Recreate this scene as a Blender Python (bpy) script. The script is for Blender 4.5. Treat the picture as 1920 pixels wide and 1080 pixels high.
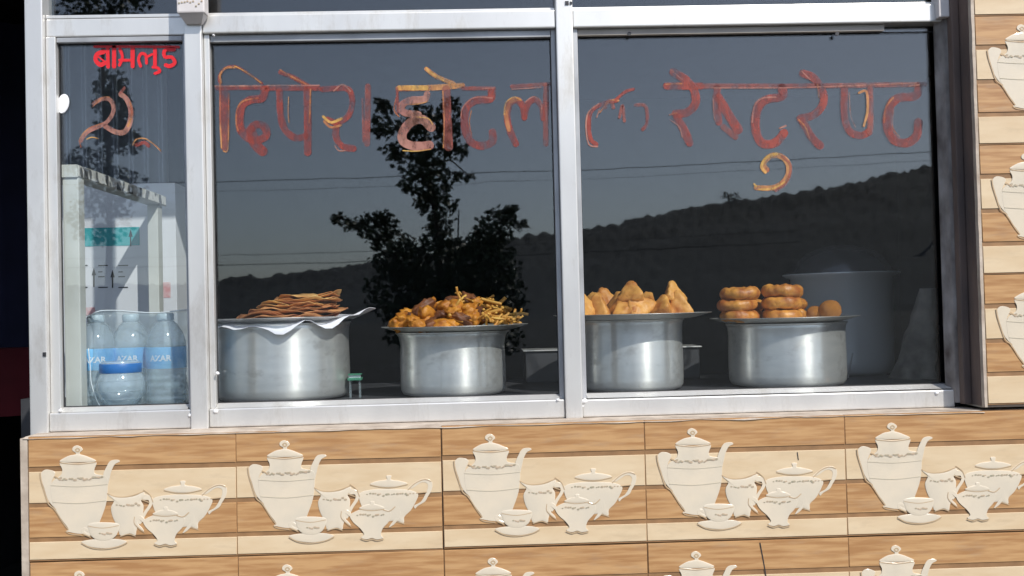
import bpy, bmesh, math, random
from mathutils import Vector, Matrix, noise
random.seed(7)
R = math.radians
S = bpy.context.scene
for o in list(bpy.data.objects): bpy.data.objects.remove(o, do_unlink=True)
COL = S.collection

# ------------------------------------------------------------------ camera, world, sun, exposure
ZO = 1.35                                   # height of the picture's middle above the ground
FPX = 1908.0; DIST = 2.2
q, p_, r_ = R(1.75), R(1.25), R(1.4)
FW = Vector((math.sin(q)*math.cos(p_), math.cos(q)*math.cos(p_), math.sin(p_)))
R0 = FW.cross(Vector((0, 0, 1))).normalized(); U0 = R0.cross(FW)
RT = math.cos(r_)*R0 - math.sin(r_)*U0
UP = math.sin(r_)*R0 + math.cos(r_)*U0
CAMP = Vector((0, 0, ZO)) - DIST*FW
cam = bpy.data.cameras.new('camera'); camo = bpy.data.objects.new('camera', cam); COL.objects.link(camo)
m = Matrix((RT, UP, -FW)).transposed().to_4x4(); m.translation = CAMP
camo.matrix_world = m
cam.sensor_width = 36.0; cam.lens = 36.0*FPX/1920.0; cam.clip_start = 0.05; cam.clip_end = 6000
S.camera = camo

SUN_AZ, SUN_EL = R(33), R(42)              # to the right of the shop front's normal
w = bpy.data.worlds.new('World'); S.world = w; w.use_nodes = True
nt = w.node_tree; nt.nodes.clear()
sk = nt.nodes.new('ShaderNodeTexSky'); sk.sky_type = 'NISHITA'; sk.sun_disc = False
sk.sun_elevation = SUN_EL; sk.sun_rotation = math.pi - SUN_AZ; sk.dust_density = 0.8; sk.air_density = 1.0; sk.ozone_density = 6.0
bg = nt.nodes.new('ShaderNodeBackground'); bg.inputs[1].default_value = 0.15
wo = nt.nodes.new('ShaderNodeOutputWorld')
hz = nt.nodes.new('ShaderNodeHueSaturation'); hz.inputs['Saturation'].default_value = 0.60     # hazy, washed-out sky
nt.links.new(sk.outputs[0], hz.inputs['Color']); nt.links.new(hz.outputs[0], bg.inputs[0]); nt.links.new(bg.outputs[0], wo.inputs[0])
sun = bpy.data.lights.new('sun', 'SUN'); sun.energy = 3.6; sun.angle = R(0.5); sun.color = (1, 0.95, 0.87)
suno = bpy.data.objects.new('sun', sun); COL.objects.link(suno)
SD = Vector((math.sin(SUN_AZ)*math.cos(SUN_EL), -math.cos(SUN_AZ)*math.cos(SUN_EL), math.sin(SUN_EL)))
suno.rotation_euler = SD.to_track_quat('Z', 'Y').to_euler(); suno.location = SD*30
S.view_settings.view_transform = 'Standard'; S.view_settings.look = 'None'
S.view_settings.exposure = 0.22; S.view_settings.gamma = 1; S.view_settings.use_curve_mapping = False
S.render.engine = 'CYCLES'
S.cycles.max_bounces = 12; S.cycles.transparent_max_bounces = 24

def px(x, y, Y=0.0):
    d = FW + RT*((x-960)/FPX) - UP*((y-540)/FPX)
    t = (Y - CAMP.y)/d.y
    return CAMP + d*t
YG = 0.112                                  # the window glass, which mirrors the street
def rx(x, y, L):                            # the street point L metres in front of the glass seen mirrored in it
    P = px(x, y, YG+L); return Vector((P.x, YG-L, P.z))

# ------------------------------------------------------------------ materials
def mat(name, col, rough=0.5, metal=0.0, spec=0.5, var=0.0, scale=8.0, stretch=(1, 1, 1), col2=None, bump=0.0, bscale=40.0, rnd=0.0, aniso=0.0, detail=4.0, coat=0.0, lo=0.35, hi=0.65, grime=None):
    m = bpy.data.materials.new(name); m.use_nodes = True
    n, l = m.node_tree.nodes, m.node_tree.links
    b = n['Principled BSDF']
    b.inputs['Base Color'].default_value = (*col, 1); b.inputs['Roughness'].default_value = rough
    b.inputs['Metallic'].default_value = metal; b.inputs['Specular IOR Level'].default_value = spec
    if coat: b.inputs['Coat Weight'].default_value = coat; b.inputs['Coat Roughness'].default_value = 0.08
    tc = n.new('ShaderNodeTexCoord'); mp = n.new('ShaderNodeMapping'); mp.inputs['Scale'].default_value = stretch
    l.new(tc.outputs['Object'], mp.inputs[0])
    if rnd:
        oi = n.new('ShaderNodeObjectInfo'); ml = n.new('ShaderNodeVectorMath'); ml.operation = 'SCALE'
        cx = n.new('ShaderNodeCombineXYZ')
        for i in range(3): l.new(oi.outputs['Random'], cx.inputs[i])
        l.new(cx.outputs[0], ml.inputs[0]); ml.inputs['Scale'].default_value = rnd
        l.new(ml.outputs[0], mp.inputs['Location'])
    if col2 is not None or var:
        nz = n.new('ShaderNodeTexNoise'); nz.inputs['Scale'].default_value = scale; nz.inputs['Detail'].default_value = detail
        l.new(mp.outputs[0], nz.inputs['Vector'])
        cr = n.new('ShaderNodeValToRGB'); cr.color_ramp.elements[0].position = lo; cr.color_ramp.elements[1].position = hi
        c2 = col2 if col2 is not None else tuple(c*(1-var) for c in col)
        cr.color_ramp.elements[0].color = (*c2, 1); cr.color_ramp.elements[1].color = (*col, 1)
        l.new(nz.outputs[0], cr.inputs[0]); l.new(cr.outputs[0], b.inputs['Base Color'])
        if grime:
            amt, gs, gst, gcol = grime
            gm = n.new('ShaderNodeMapping'); gm.inputs['Scale'].default_value = gst; gm.inputs['Location'].default_value = (3.1, .7, 8.2)
            l.new(mp.outputs[0], gm.inputs[0])
            gz = n.new('ShaderNodeTexNoise'); gz.inputs['Scale'].default_value = gs; gz.inputs['Detail'].default_value = 9; gz.inputs['Roughness'].default_value = .65
            l.new(gm.outputs[0], gz.inputs['Vector'])
            gr = n.new('ShaderNodeMapRange'); gr.inputs['From Min'].default_value = .54; gr.inputs['From Max'].default_value = .72; gr.inputs['To Max'].default_value = amt
            l.new(gz.outputs[0], gr.inputs['Value'])
            gx = n.new('ShaderNodeMixRGB'); gx.inputs[2].default_value = (*gcol, 1)
            l.new(gr.outputs[0], gx.inputs[0]); l.new(cr.outputs[0], gx.inputs[1]); l.new(gx.outputs[0], b.inputs['Base Color'])
            rg_ = n.new('ShaderNodeMath'); rg_.operation = 'MULTIPLY_ADD'; rg_.inputs[1].default_value = .35; rg_.inputs[2].default_value = rough
            l.new(gr.outputs[0], rg_.inputs[0]); l.new(rg_.outputs[0], b.inputs['Roughness'])
    if bump:
        nb = n.new('ShaderNodeTexNoise'); nb.inputs['Scale'].default_value = bscale; nb.inputs['Detail'].default_value = 5
        l.new(mp.outputs[0], nb.inputs['Vector'])
        bp = n.new('ShaderNodeBump'); bp.inputs['Strength'].default_value = bump; bp.inputs['Distance'].default_value = 0.004
        l.new(nb.outputs[0], bp.inputs['Height']); l.new(bp.outputs[0], b.inputs['Normal'])
    if aniso:
        b.inputs['Anisotropic'].default_value = aniso; b.inputs['Anisotropic Rotation'].default_value = .25
        tg = n.new('ShaderNodeTangent'); tg.direction_type = 'RADIAL'; tg.axis = 'Z'
        l.new(tg.outputs[0], b.inputs['Tangent'])
    return m

def glass_mat(name, f0, tint, haze=0.0, hazecol=(.8, .85, .9), rough=0.0, coat=(1, 1, 1), wavy=0.0, wscale=5.0):
    m = bpy.data.materials.new(name); m.use_nodes = True
    n, l = m.node_tree.nodes, m.node_tree.links; n.clear()
    out = n.new('ShaderNodeOutputMaterial'); tr = n.new('ShaderNodeBsdfTransparent'); tr.inputs[0].default_value = (*tint, 1)
    gl = n.new('ShaderNodeBsdfGlossy'); gl.inputs['Roughness'].default_value = rough; gl.inputs['Color'].default_value = (*coat, 1)
    lw = n.new('ShaderNodeLayerWeight'); lw.inputs['Blend'].default_value = 0.5     # Facing = 1-cos
    pw = n.new('ShaderNodeMath'); pw.operation = 'POWER'; pw.inputs[1].default_value = 5; l.new(lw.outputs['Facing'], pw.inputs[0])
    ma = n.new('ShaderNodeMath'); ma.operation = 'MULTIPLY_ADD'; ma.inputs[1].default_value = 1-f0; ma.inputs[2].default_value = f0
    l.new(pw.outputs[0], ma.inputs[0])
    if wavy:
        gt = n.new('ShaderNodeTexCoord'); gn = n.new('ShaderNodeTexNoise'); gn.inputs['Scale'].default_value = wscale; gn.inputs['Detail'].default_value = 2
        gb = n.new('ShaderNodeBump'); gb.inputs['Strength'].default_value = 1.0; gb.inputs['Distance'].default_value = wavy
        l.new(gt.outputs['Object'], gn.inputs['Vector']); l.new(gn.outputs[0], gb.inputs['Height']); l.new(gb.outputs[0], gl.inputs['Normal'])
    base = tr.outputs[0]
    if haze:
        df = n.new('ShaderNodeBsdfDiffuse'); df.inputs[0].default_value = (*hazecol, 1)
        mh = n.new('ShaderNodeMixShader'); mh.inputs[0].default_value = haze
        l.new(tr.outputs[0], mh.inputs[1]); l.new(df.outputs[0], mh.inputs[2]); base = mh.outputs[0]
    mx = n.new('ShaderNodeMixShader'); l.new(ma.outputs[0], mx.inputs[0]); l.new(base, mx.inputs[1]); l.new(gl.outputs[0], mx.inputs[2])
    l.new(mx.outputs[0], out.inputs[0])
    return m

def paint_mat(name, col, col2, solid=0.85, scale=18.0, lo=.4, hi=.6):   # worn hand-brushed paint: thin in places
    m = bpy.data.materials.new(name); m.use_nodes = True
    n, l = m.node_tree.nodes, m.node_tree.links; b = n['Principled BSDF']; b.inputs['Roughness'].default_value = 0.45
    tc = n.new('ShaderNodeTexCoord'); nz = n.new('ShaderNodeTexNoise'); nz.inputs['Scale'].default_value = scale; nz.inputs['Detail'].default_value = 5
    l.new(tc.outputs['Object'], nz.inputs['Vector'])
    cr = n.new('ShaderNodeValToRGB'); cr.color_ramp.elements[0].position = lo; cr.color_ramp.elements[1].position = hi
    cr.color_ramp.elements[0].color = (*col, 1); cr.color_ramp.elements[1].color = (*col2, 1)
    l.new(nz.outputs[0], cr.inputs[0]); l.new(cr.outputs[0], b.inputs['Base Color'])
    n2 = n.new('ShaderNodeTexNoise'); n2.inputs['Scale'].default_value = scale*1.5; n2.inputs['Roughness'].default_value = .65; n2.inputs['Detail'].default_value = 6
    mp = n.new('ShaderNodeMapping'); mp.inputs['Location'].default_value = (5, 3, 1); mp.inputs['Scale'].default_value = (1.5, 1, .8)
    l.new(tc.outputs['Object'], mp.inputs[0]); l.new(mp.outputs[0], n2.inputs['Vector'])
    mr = n.new('ShaderNodeMapRange'); mr.inputs['From Min'].default_value = .36; mr.inputs['From Max'].default_value = .62
    mr.inputs['To Min'].default_value = solid if solid >= 1 else solid*0.22; mr.inputs['To Max'].default_value = solid
    l.new(n2.outputs[0], mr.inputs['Value']); l.new(mr.outputs[0], b.inputs['Alpha'])
    return m

M = {}
M['alu'] = mat('aluminium_frame', (.76, .75, .725), .38, .55, .5, col2=(.66, .65, .635), scale=5, stretch=(1.5, 1, .6), bump=.03, bscale=25, grime=(.55, 11, (1, 1, .8), (.34, .32, .29)))
M['alu_shaded'] = mat('aluminium_bead', (.46, .47, .49), .45, .3, .5, var=.3, scale=10)  # darker copy of the frame aluminium, shade on the beads painted in
M['alu_dark'] = mat('dark_stile', (.045, .05, .065), .5, .3, var=.4, scale=14)
M['glass'] = glass_mat('window_glass', 0.062, (.95, .97, .98), coat=(.96, .97, .98), rough=.016, wavy=.00012)
M['cement'] = mat('cement', (.55, .47, .39), .9, col2=(.36, .29, .23), scale=18, bump=.5, bscale=60, detail=6)
M['plaster'] = mat('ragged_plaster', (.30, .28, .27), .9, col2=(.08, .065, .058), scale=16, stretch=(2, 1, .6), bump=.6, bscale=50, detail=7)
M['reveal'] = mat('brown_reveal', (.17, .12, .10), .8, col2=(.09, .07, .065), scale=7, stretch=(2, 2, .6), bump=.3)
M['brown'] = mat('wood_print_tile', (.53, .315, .148), .28, 0, .4, col2=(.39, .205, .088), scale=9, stretch=(1.2, 1, 14), rnd=7.0, coat=.15, detail=8, lo=.37, hi=.63, grime=(.30, 9, (1, 1, .4), (.36, .27, .19)))
M['cream'] = mat('cream_print_tile', (.69, .545, .365), .28, 0, .4, col2=(.63, .475, .30), scale=6, stretch=(1.5, 1, 6), rnd=5.0, coat=.15, detail=4, grime=(.35, 9, (1, 1, 1), (.46, .35, .23)))
M['tilebase'] = mat('tile_groove', (.33, .18, .08), .6, var=.3, scale=20)
M['china'] = mat('china_print', (.72, .62, .48), .20, 0, .5, col2=(.65, .575, .46), scale=14, coat=.2, grime=(.28, 12, (1, 1, 1), (.52, .45, .35)))
M['chinaline'] = mat('china_outline', (.50, .36, .22), .4)
M['chinaflower'] = mat('china_flowers', (.33, .31, .22), .5, col2=(.55, .40, .28), scale=90)
M['chinaband'] = mat('china_band', (.62, .55, .42), .4)
M['pot'] = mat('pot_aluminium', (.93, .91, .86), .33, .72, .5, col2=(.84, .83, .79), scale=14, stretch=(1, 1, 4), aniso=.85, bump=.06, bscale=14, grime=(.5, 18, (1, 1, .35), (.36, .34, .30)))
M['plate'] = mat('steel_plate', (.70, .68, .64), .38, .7)
M['dimpot'] = mat('dim_aluminium', (.85, .85, .83), .36, .4, aniso=.6)
M['lid'] = mat('dark_lid', (.10, .10, .105), .2, .5)
M['tray'] = mat('dark_tray', (.06, .06, .065), .5, .2)
M['paper'] = mat('newsprint', (.86, .84, .87), .85, col2=(.80, .78, .82), scale=10)
M['bread'] = mat('fried_flatbread', (.60, .28, .105), .6, 0, .3, col2=(.30, .095, .045), scale=14, bump=.5, bscale=60, rnd=6, detail=6, lo=.35, hi=.6)
M['bread2'] = mat('golden_flatbread', (.84, .54, .20), .6, 0, .3, col2=(.50, .20, .06), scale=14, bump=.5, bscale=60, rnd=6, detail=6)
M['fritter'] = mat('fritter_crust', (.66, .27, .03), .5, 0, .4, col2=(.36, .11, .015), scale=28, bump=.7, bscale=90, rnd=9, detail=6)
M['fritter_dark'] = mat('dark_fritter_crust', (.24, .085, .03), .5, 0, .4, col2=(.11, .04, .02), scale=28, bump=.7, bscale=90, rnd=9, detail=6)
M['stick'] = mat('fried_stick', (.78, .46, .10), .5, 0, .4, col2=(.52, .22, .04), scale=25, rnd=9, bump=.3)
M['samosa'] = mat('samosa_pastry', (.68, .33, .075), .5, 0, .4, col2=(.40, .125, .02), scale=20, rnd=7, bump=.45, bscale=55, detail=6, lo=.3, hi=.6)
M['ring'] = mat('doughnut_crust', (.70, .31, .055), .42, 0, .5, col2=(.34, .10, .02), scale=30, rnd=7, bump=.8, bscale=75, detail=7)
M['counter'] = mat('counter_stone', (.055, .055, .06), .55, var=.4, scale=8)
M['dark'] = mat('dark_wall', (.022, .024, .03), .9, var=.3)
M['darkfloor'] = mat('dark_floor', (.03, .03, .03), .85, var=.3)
M['navy'] = mat('navy_cloth', (.012, .014, .045), .9, var=.3, scale=5)
M['redcloth'] = mat('dark_red_cloth', (.12, .008, .014), .9, var=.3, scale=5)
M['jamb'] = mat('blue_jamb', (.035, .09, .14), .6, var=.5, scale=12)
M['bottle'] = glass_mat('clear_plastic', .08, (.88, .93, .95), .30, (.76, .88, .95), .06)
M['water'] = glass_mat('bottle_water', .03, (.86, .92, .93), .05, (.6, .66, .66), .02)
M['wrap'] = glass_mat('shrink_wrap', .05, (.95, .97, .97), .17, (.62, .72, .76), .08, wavy=.012, wscale=28)
M['seam'] = mat('wrap_seam', (.75, .80, .82), .3)
M['label'] = mat('blue_label', (.07, .36, .74), .35, 0, .5, col2=(.25, .56, .84), scale=20)
M['cap'] = mat('blue_cap', (.03, .17, .48), .4)
M['capw'] = mat('pale_cap', (.55, .66, .72), .4)
M['white'] = mat('white_print', (.82, .84, .86), .5)
M['sideframe'] = mat('side_frame_paint', (.62, .63, .58), .55, 0, .5, col2=(.50, .51, .47), scale=8)
M['flaking'] = mat('flaking_sticker', (.74, .74, .70), .6, 0, .5, col2=(.16, .165, .17), scale=40, stretch=(1, .9, .5), detail=1, lo=.45, hi=.5)
M['carton'] = mat('white_carton', (.70, .71, .73), .8, col2=(.63, .64, .66), scale=6)
M['teal'] = mat('teal_print', (.05, .36, .38), .7)
M['ink'] = mat('black_print', (.02, .02, .025), .7)
M['pink'] = mat('faded_red_print', (.60, .30, .30), .8, col2=(.68, .55, .55), scale=60)
M['greycloth'] = mat('grey_cloth', (.13, .14, .16), .9, var=.3)
M['sack'] = mat('dusty_sack', (.30, .27, .23), .95, col2=(.12, .11, .10), scale=14, bump=.8, bscale=30, detail=6)
M['green'] = mat('green_plastic', (.05, .22, .13), .5)
M['clear'] = glass_mat('clear_jar', .05, (.85, .92, .9), .12)
M['bracket'] = mat('white_plastic', (.72, .68, .67), .5, var=.12, scale=20)
M['screw'] = mat('screw_head', (.05, .05, .055), .5, .5)
M['strip'] = mat('beige_strip', (.47, .43, .39), .7, var=.2)
M['oval'] = mat('white_oval', (.8, .81, .83), .4)
M['sheet'] = mat('corrugated_sheet', (.34, .36, .40), .5, .4, var=.2)
M['red'] = paint_mat('red_brush_paint', (.36, .058, .036), (.25, .046, .038), .78)
M['redpink'] = paint_mat('faded_pink_paint', (.34, .10, .075), (.26, .06, .05), .70)
M['tan'] = paint_mat('tan_brush_paint', (.42, .20, .15), (.36, .15, .12), .92)
M['orange'] = paint_mat('orange_brush_paint', (.55, .26, .09), (.36, .10, .05), .9)
M['yellow'] = paint_mat('yellow_brush_paint', (.66, .40, .10), (.60, .30, .08), .95)
M['bright'] = paint_mat('bright_red_sticker', (.72, .010, .02), (.66, .012, .02), 1.0)
M['bright'].node_tree.nodes['Principled BSDF'].inputs['Roughness'].default_value = .5
M['leaf'] = mat('tree_leaves', (.055, .085, .035), .5, var=.4, scale=3)
M['bark'] = mat('tree_bark', (.10, .08, .06), .9, var=.4, scale=10)
M['hill'] = mat('wooded_hill', (.022, .031, .034), .95, col2=(.010, .017, .020), scale=.05, detail=9)  # canopy self-shadow and bluish haze are put into the colour
M['asphalt'] = mat('asphalt', (.05, .05, .052), .9, var=.25, scale=3)
M['ground'] = mat('weedy_ground', (.016, .018, .015), .95, col2=(.009, .012, .008), scale=.3, detail=8)
M['cable'] = mat('black_cable', (.02, .02, .022), .6)
M['shopwall'] = mat('painted_wall', (.5, .45, .38), .9, var=.15)

# ------------------------------------------------------------------ builders
ORG = {}
class MB:
    def __init__(s): s.v = []; s.f = []
    def add(s, vs, fs):
        k = len(s.v); s.v += [tuple(v) for v in vs]; s.f += [tuple(i+k for i in f) for f in fs]; return s
    def box(s, x0, x1, y0, y1, z0, z1):
        return s.add([(x0, y0, z0), (x1, y0, z0), (x1, y1, z0), (x0, y1, z0), (x0, y0, z1), (x1, y0, z1), (x1, y1, z1), (x0, y1, z1)],
                     [(0, 3, 2, 1), (4, 5, 6, 7), (0, 1, 5, 4), (1, 2, 6, 5), (2, 3, 7, 6), (3, 0, 4, 7)])
    def prism(s, poly, y0, y1, inset=0.0):           # poly in (x,z); y0 is the front
        n = len(poly); a = sum(poly[i][0]*poly[(i+1) % n][1]-poly[(i+1) % n][0]*poly[i][1] for i in range(n))
        if a < 0: poly = poly[::-1]
        fr = poly
        if inset:
            fr = []
            for i in range(n):
                A, B, C = Vector(poly[i-1]), Vector(poly[i]), Vector(poly[(i+1) % n])
                t = (C-A); t = t.normalized() if t.length > 1e-9 else Vector((1, 0))
                fr.append(tuple(B+Vector((-t.y, t.x))*inset))
        vs = [(x, y0, z) for x, z in fr]+[(x, y0+inset, z) for x, z in poly]+[(x, y1, z) for x, z in poly]
        fs = [tuple(range(n))]
        for i in range(n):
            j = (i+1) % n; fs += [(n+i, n+j, j, i), (2*n+i, 2*n+j, n+j, n+i)]
        return s.add(vs, fs)
    def dome(s, poly, y0, depth, y1):                # a softly domed relief over a star-shaped outline
        n = len(poly); a = sum(poly[i][0]*poly[(i+1) % n][1]-poly[(i+1) % n][0]*poly[i][1] for i in range(n))
        if a < 0: poly = poly[::-1]
        c = Vector((sum(v[0] for v in poly)/n, sum(v[1] for v in poly)/n)); ts = (1.0, .97, .88, .72, .5, .25); vs = [(x, y1, z) for x, z in poly]
        for t in ts: vs += [(c.x+(x-c.x)*t, y0-depth*math.sqrt(max(0, 1-t**3)), c.y+(z-c.y)*t) for x, z in poly]
        vs.append((c.x, y0-depth, c.y)); fs = []
        for j in range(len(ts)):
            for i in range(n): k = (i+1) % n; fs.append((j*n+i, j*n+k, (j+1)*n+k, (j+1)*n+i))
        m_ = len(ts)*n
        for i in range(n): fs.append((m_+i, m_+(i+1) % n, len(vs)-1))
        return s.add(vs, fs)
    def ribbon(s, pts, wd, y, th=0.0):               # flat brush stroke in (x,z), rounded ends
        pts = [Vector(p) for p in pts]; L, Rr = [], []
        n = len(pts)
        for i, p in enumerate(pts):
            t = pts[min(i+1, n-1)]-pts[max(i-1, 0)]; t = t.normalized() if t.length > 1e-9 else Vector((1, 0))
            nn = Vector((-t.y, t.x)); ww = wd[i] if isinstance(wd, list) else wd
            L.append(p+nn*ww/2); Rr.append(p-nn*ww/2)
        vs = [(v.x, y, v.y) for v in L]+[(v.x, y, v.y) for v in Rr]; fs = [(i, n+i, n+i+1, i+1) for i in range(n-1)]
        s.add(vs, fs)
        for e, d in ((0, -1), (n-1, 1)):
            c = pts[e]; t = (pts[1]-pts[0]) if e == 0 else (pts[-1]-pts[-2]); a0 = math.atan2(t.y, t.x)
            ww = wd[e] if isinstance(wd, list) else wd
            arc = []
            for k in range(7):
                a = a0+d*0+(math.pi/2-math.pi*k/6 if d > 0 else math.pi/2+math.pi*k/6)
                arc.append((c.x+math.cos(a)*ww/2, y, c.y+math.sin(a)*ww/2))
            s.add(arc, [tuple(range(7)) if d < 0 else tuple(range(7))[::-1]])
        return s
    def tube(s, pts, r, n=8, cap=True):
        pts = [Vector(p) for p in pts]; N = len(pts); vs = []; fs = []
        for i, p in enumerate(pts):
            t = (pts[min(i+1, N-1)]-pts[max(i-1, 0)]).normalized()
            a = t.cross(Vector((0, 0, 1)) if abs(t.z) < .9 else Vector((1, 0, 0))).normalized(); b = t.cross(a)
            rr = r[i] if isinstance(r, list) else r
            vs += [p+(a*math.cos(2*math.pi*k/n)+b*math.sin(2*math.pi*k/n))*rr for k in range(n)]
        for i in range(N-1):
            for k in range(n): fs.append((i*n+k, (i+1)*n+k, (i+1)*n+(k+1) % n, i*n+(k+1) % n))
        if cap: fs += [tuple(range(n)), tuple(range((N-1)*n, N*n))[::-1]]
        return s.add(vs, fs)
    def lathe(s, prof, c, n=48):
        vs = []; fs = []; N = len(prof)
        for r, z in prof: vs += [(c[0]+r*math.cos(2*math.pi*k/n), c[1]+r*math.sin(2*math.pi*k/n), c[2]+z) for k in range(n)]
        for i in range(N-1):
            for k in range(n): fs.append((i*n+k, i*n+(k+1) % n, (i+1)*n+(k+1) % n, (i+1)*n+k))
        return s.add(vs, fs)
    def build(s, name, mt, parent=None, smooth=False, bevel=0.0, org=None):
        if org is None:
            if parent is not None: org = ORG[parent.name]
            else:
                xs = [v[0] for v in s.v]; ys = [v[1] for v in s.v]; zs = [v[2] for v in s.v]
                org = Vector(((min(xs)+max(xs))/2, (min(ys)+max(ys))/2, min(zs)))
        me = bpy.data.meshes.new(name)
        me.from_pydata([Vector(v)-org for v in s.v], [], s.f); me.validate()
        if bevel:
            bm = bmesh.new(); bm.from_mesh(me)
            bmesh.ops.remove_doubles(bm, verts=bm.verts, dist=1e-6)
            bmesh.ops.bevel(bm, geom=[e for e in bm.edges if len(e.link_faces) == 2 and e.calc_face_angle(0) > .6], offset=bevel, segments=2, affect='EDGES', profile=.6)
            bm.to_mesh(me); bm.free()
        if smooth:
            for f in me.polygons: f.use_smooth = True
        me.materials.append(mt)
        o = bpy.data.objects.new(name, me); COL.objects.link(o); ORG[o.name] = org
        if parent is not None: o.parent = parent; o.location = org-ORG[parent.name]
        else: o.location = org
        return o
def tag(o, label, cat, group=None):
    o['label'] = label; o['category'] = cat
    if group: o['group'] = group
    return o
def thing(name, label, cat, loc, group=None):
    o = bpy.data.objects.new(name, None); o.empty_display_size = .1; COL.objects.link(o); o.location = loc; ORG[o.name] = Vector(loc)
    return tag(o, label, cat, group)
def struct(o): o['kind'] = 'structure'; return o
def inst(name, me, loc, rot=(0, 0, 0), sc=1.0):
    o = bpy.data.objects.new(name, me); COL.objects.link(o); o.location = loc; o.rotation_euler = rot
    o.scale = (sc, sc, sc) if not isinstance(sc, tuple) else sc
    return o
def smoothline(pts, k=5, closed=False):
    n = len(pts); out = []
    rng = range(n) if closed else range(n-1)
    for i in rng:
        if closed: P = [pts[(i-1) % n], pts[i], pts[(i+1) % n], pts[(i+2) % n]]
        else: P = [pts[max(i-1, 0)], pts[i], pts[i+1], pts[min(i+2, n-1)]]
        for j in range(k):
            t = j/k
            out.append(tuple(.5*((2*P[1][a])+(-P[0][a]+P[2][a])*t+(2*P[0][a]-5*P[1][a]+4*P[2][a]-P[3][a])*t*t+(-P[0][a]+3*P[1][a]-3*P[2][a]+P[3][a])*t**3) for a in range(len(pts[0]))))
    if not closed: out.append(tuple(pts[-1]))
    return out

# ------------------------------------------------------------------ the ground, the road and the far side of the street
g = MB().add([(-2500, -2500, 0), (2500, -2500, 0), (2500, 2500, 0), (-2500, 2500, 0)], [(0, 1, 2, 3)]).build('ground', M['ground']); struct(g)
rd = MB().box(-400, 400, -9.5, -3.2, -.05, .006).build('road', M['asphalt']); struct(rd)

prof = [(-900, 560), (-200, 545), (400, 524), (560, 508), (700, 487), (860, 460), (1040, 434), (1200, 405), (1400, 368), (1580, 338), (1750, 300), (2000, 262), (2600, 200)]
def sky_y(x):
    for (a, b), (c, d) in zip(prof, prof[1:]):
        if a <= x <= c: return b+(d-b)*(x-a)/(c-a)
    return prof[0][1] if x < prof[0][0] else prof[-1][1]
hv, hf = [], []; NX, NY = 800, 34
for i in range(NX):
    X = -900+3500*i/(NX-1); P = rx(X, sky_y(X), 330.0)
    foot = Vector((P.x*.35, -110, 0))
    for j in range(NY):
        t = j/(NY-1)*1.35
        s_ = min(t, 1.0); h = P.z*(s_**1.25) if t <= 1 else P.z*(1-.8*(t-1))
        b = Vector((foot.x+(P.x-foot.x)*t, foot.y+(P.y-foot.y)*t, 0))
        n1 = abs(noise.noise(Vector((b.x*.22, b.y*.22, 3))))*2.3+noise.noise(Vector((b.x*.6, b.y*.6, 9)))*.8+noise.noise(Vector((b.x*.03, b.y*.03, 1)))*2.0
        hv.append((b.x, b.y, h-1.2+(n1*s_ if t > .05 else -.5)))
for i in range(NX-1):
    for j in range(NY-1): a = i*NY+j; hf.append((a, a+1, a+NY+1, a+NY))
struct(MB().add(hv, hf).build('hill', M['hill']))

def leaves(mb, c, rad, n, size, rng):
    for _ in range(n):
        while True:
            d = Vector((rng.uniform(-1, 1), rng.uniform(-1, 1), rng.uniform(-1, 1)))
            if d.length < 1: break
        if d.length < .45 and rng.random() < .5: d = d.normalized()*rng.uniform(.6, 1)
        pnt = c+Vector((d.x*rad[0], d.y*rad[1], d.z*rad[2]))
        a = Vector((rng.uniform(-1, 1), rng.uniform(-1, 1), rng.uniform(-1, .5))).normalized(); b = a.cross(Vector((rng.uniform(-1, 1), rng.uniform(-1, 1), rng.uniform(-1, 1)))).normalized()
        s_ = size*rng.uniform(.6, 1.3); w_ = s_*.38; nrm = a.cross(b)*s_*.12
        mb.add([pnt, pnt+a*s_*.5+b*w_+nrm, pnt+a*s_, pnt+a*s_*.5-b*w_+nrm], [(0, 1, 2), (0, 2, 3)])
def tree(L, blobs, limbs, label, size, seed, dens=1.0):
    rng = random.Random(seed)
    sc = (2.2+YG+L)/FPX
    base = rx(*limbs[0][0][0], L); base.z = 0
    t = thing('leafy_tree', label, 'tree', base, 'trees across the road')
    tr = MB(); cr = MB()
    for pts, r0, r1 in limbs:
        P = [rx(x, y, L) for x, y in pts]
        P = [p+Vector((0, rng.uniform(-.15, .15) if k else 0, 0)) for k, p in enumerate(P)]
        if pts is limbs[0][0]: P = [Vector((P[0].x, P[0].y, 0))]+P
        rr = [r0+(r1-r0)*k/(len(P)-1) for k in range(len(P))]; tr.tube(P, rr, 8)
    for x, y, rw, rh in blobs:
        c = rx(x, y, L); c.y += rng.uniform(-.25, .25)
        leaves(cr, c, (rw*sc, min(rw, 110)*sc*.9, rh*sc), int(dens*rw*rh*.17)+22, size, rng)
    tr.build('trunk', M['bark'], t, True); cr.build('crown', M['leaf'], t)
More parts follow.
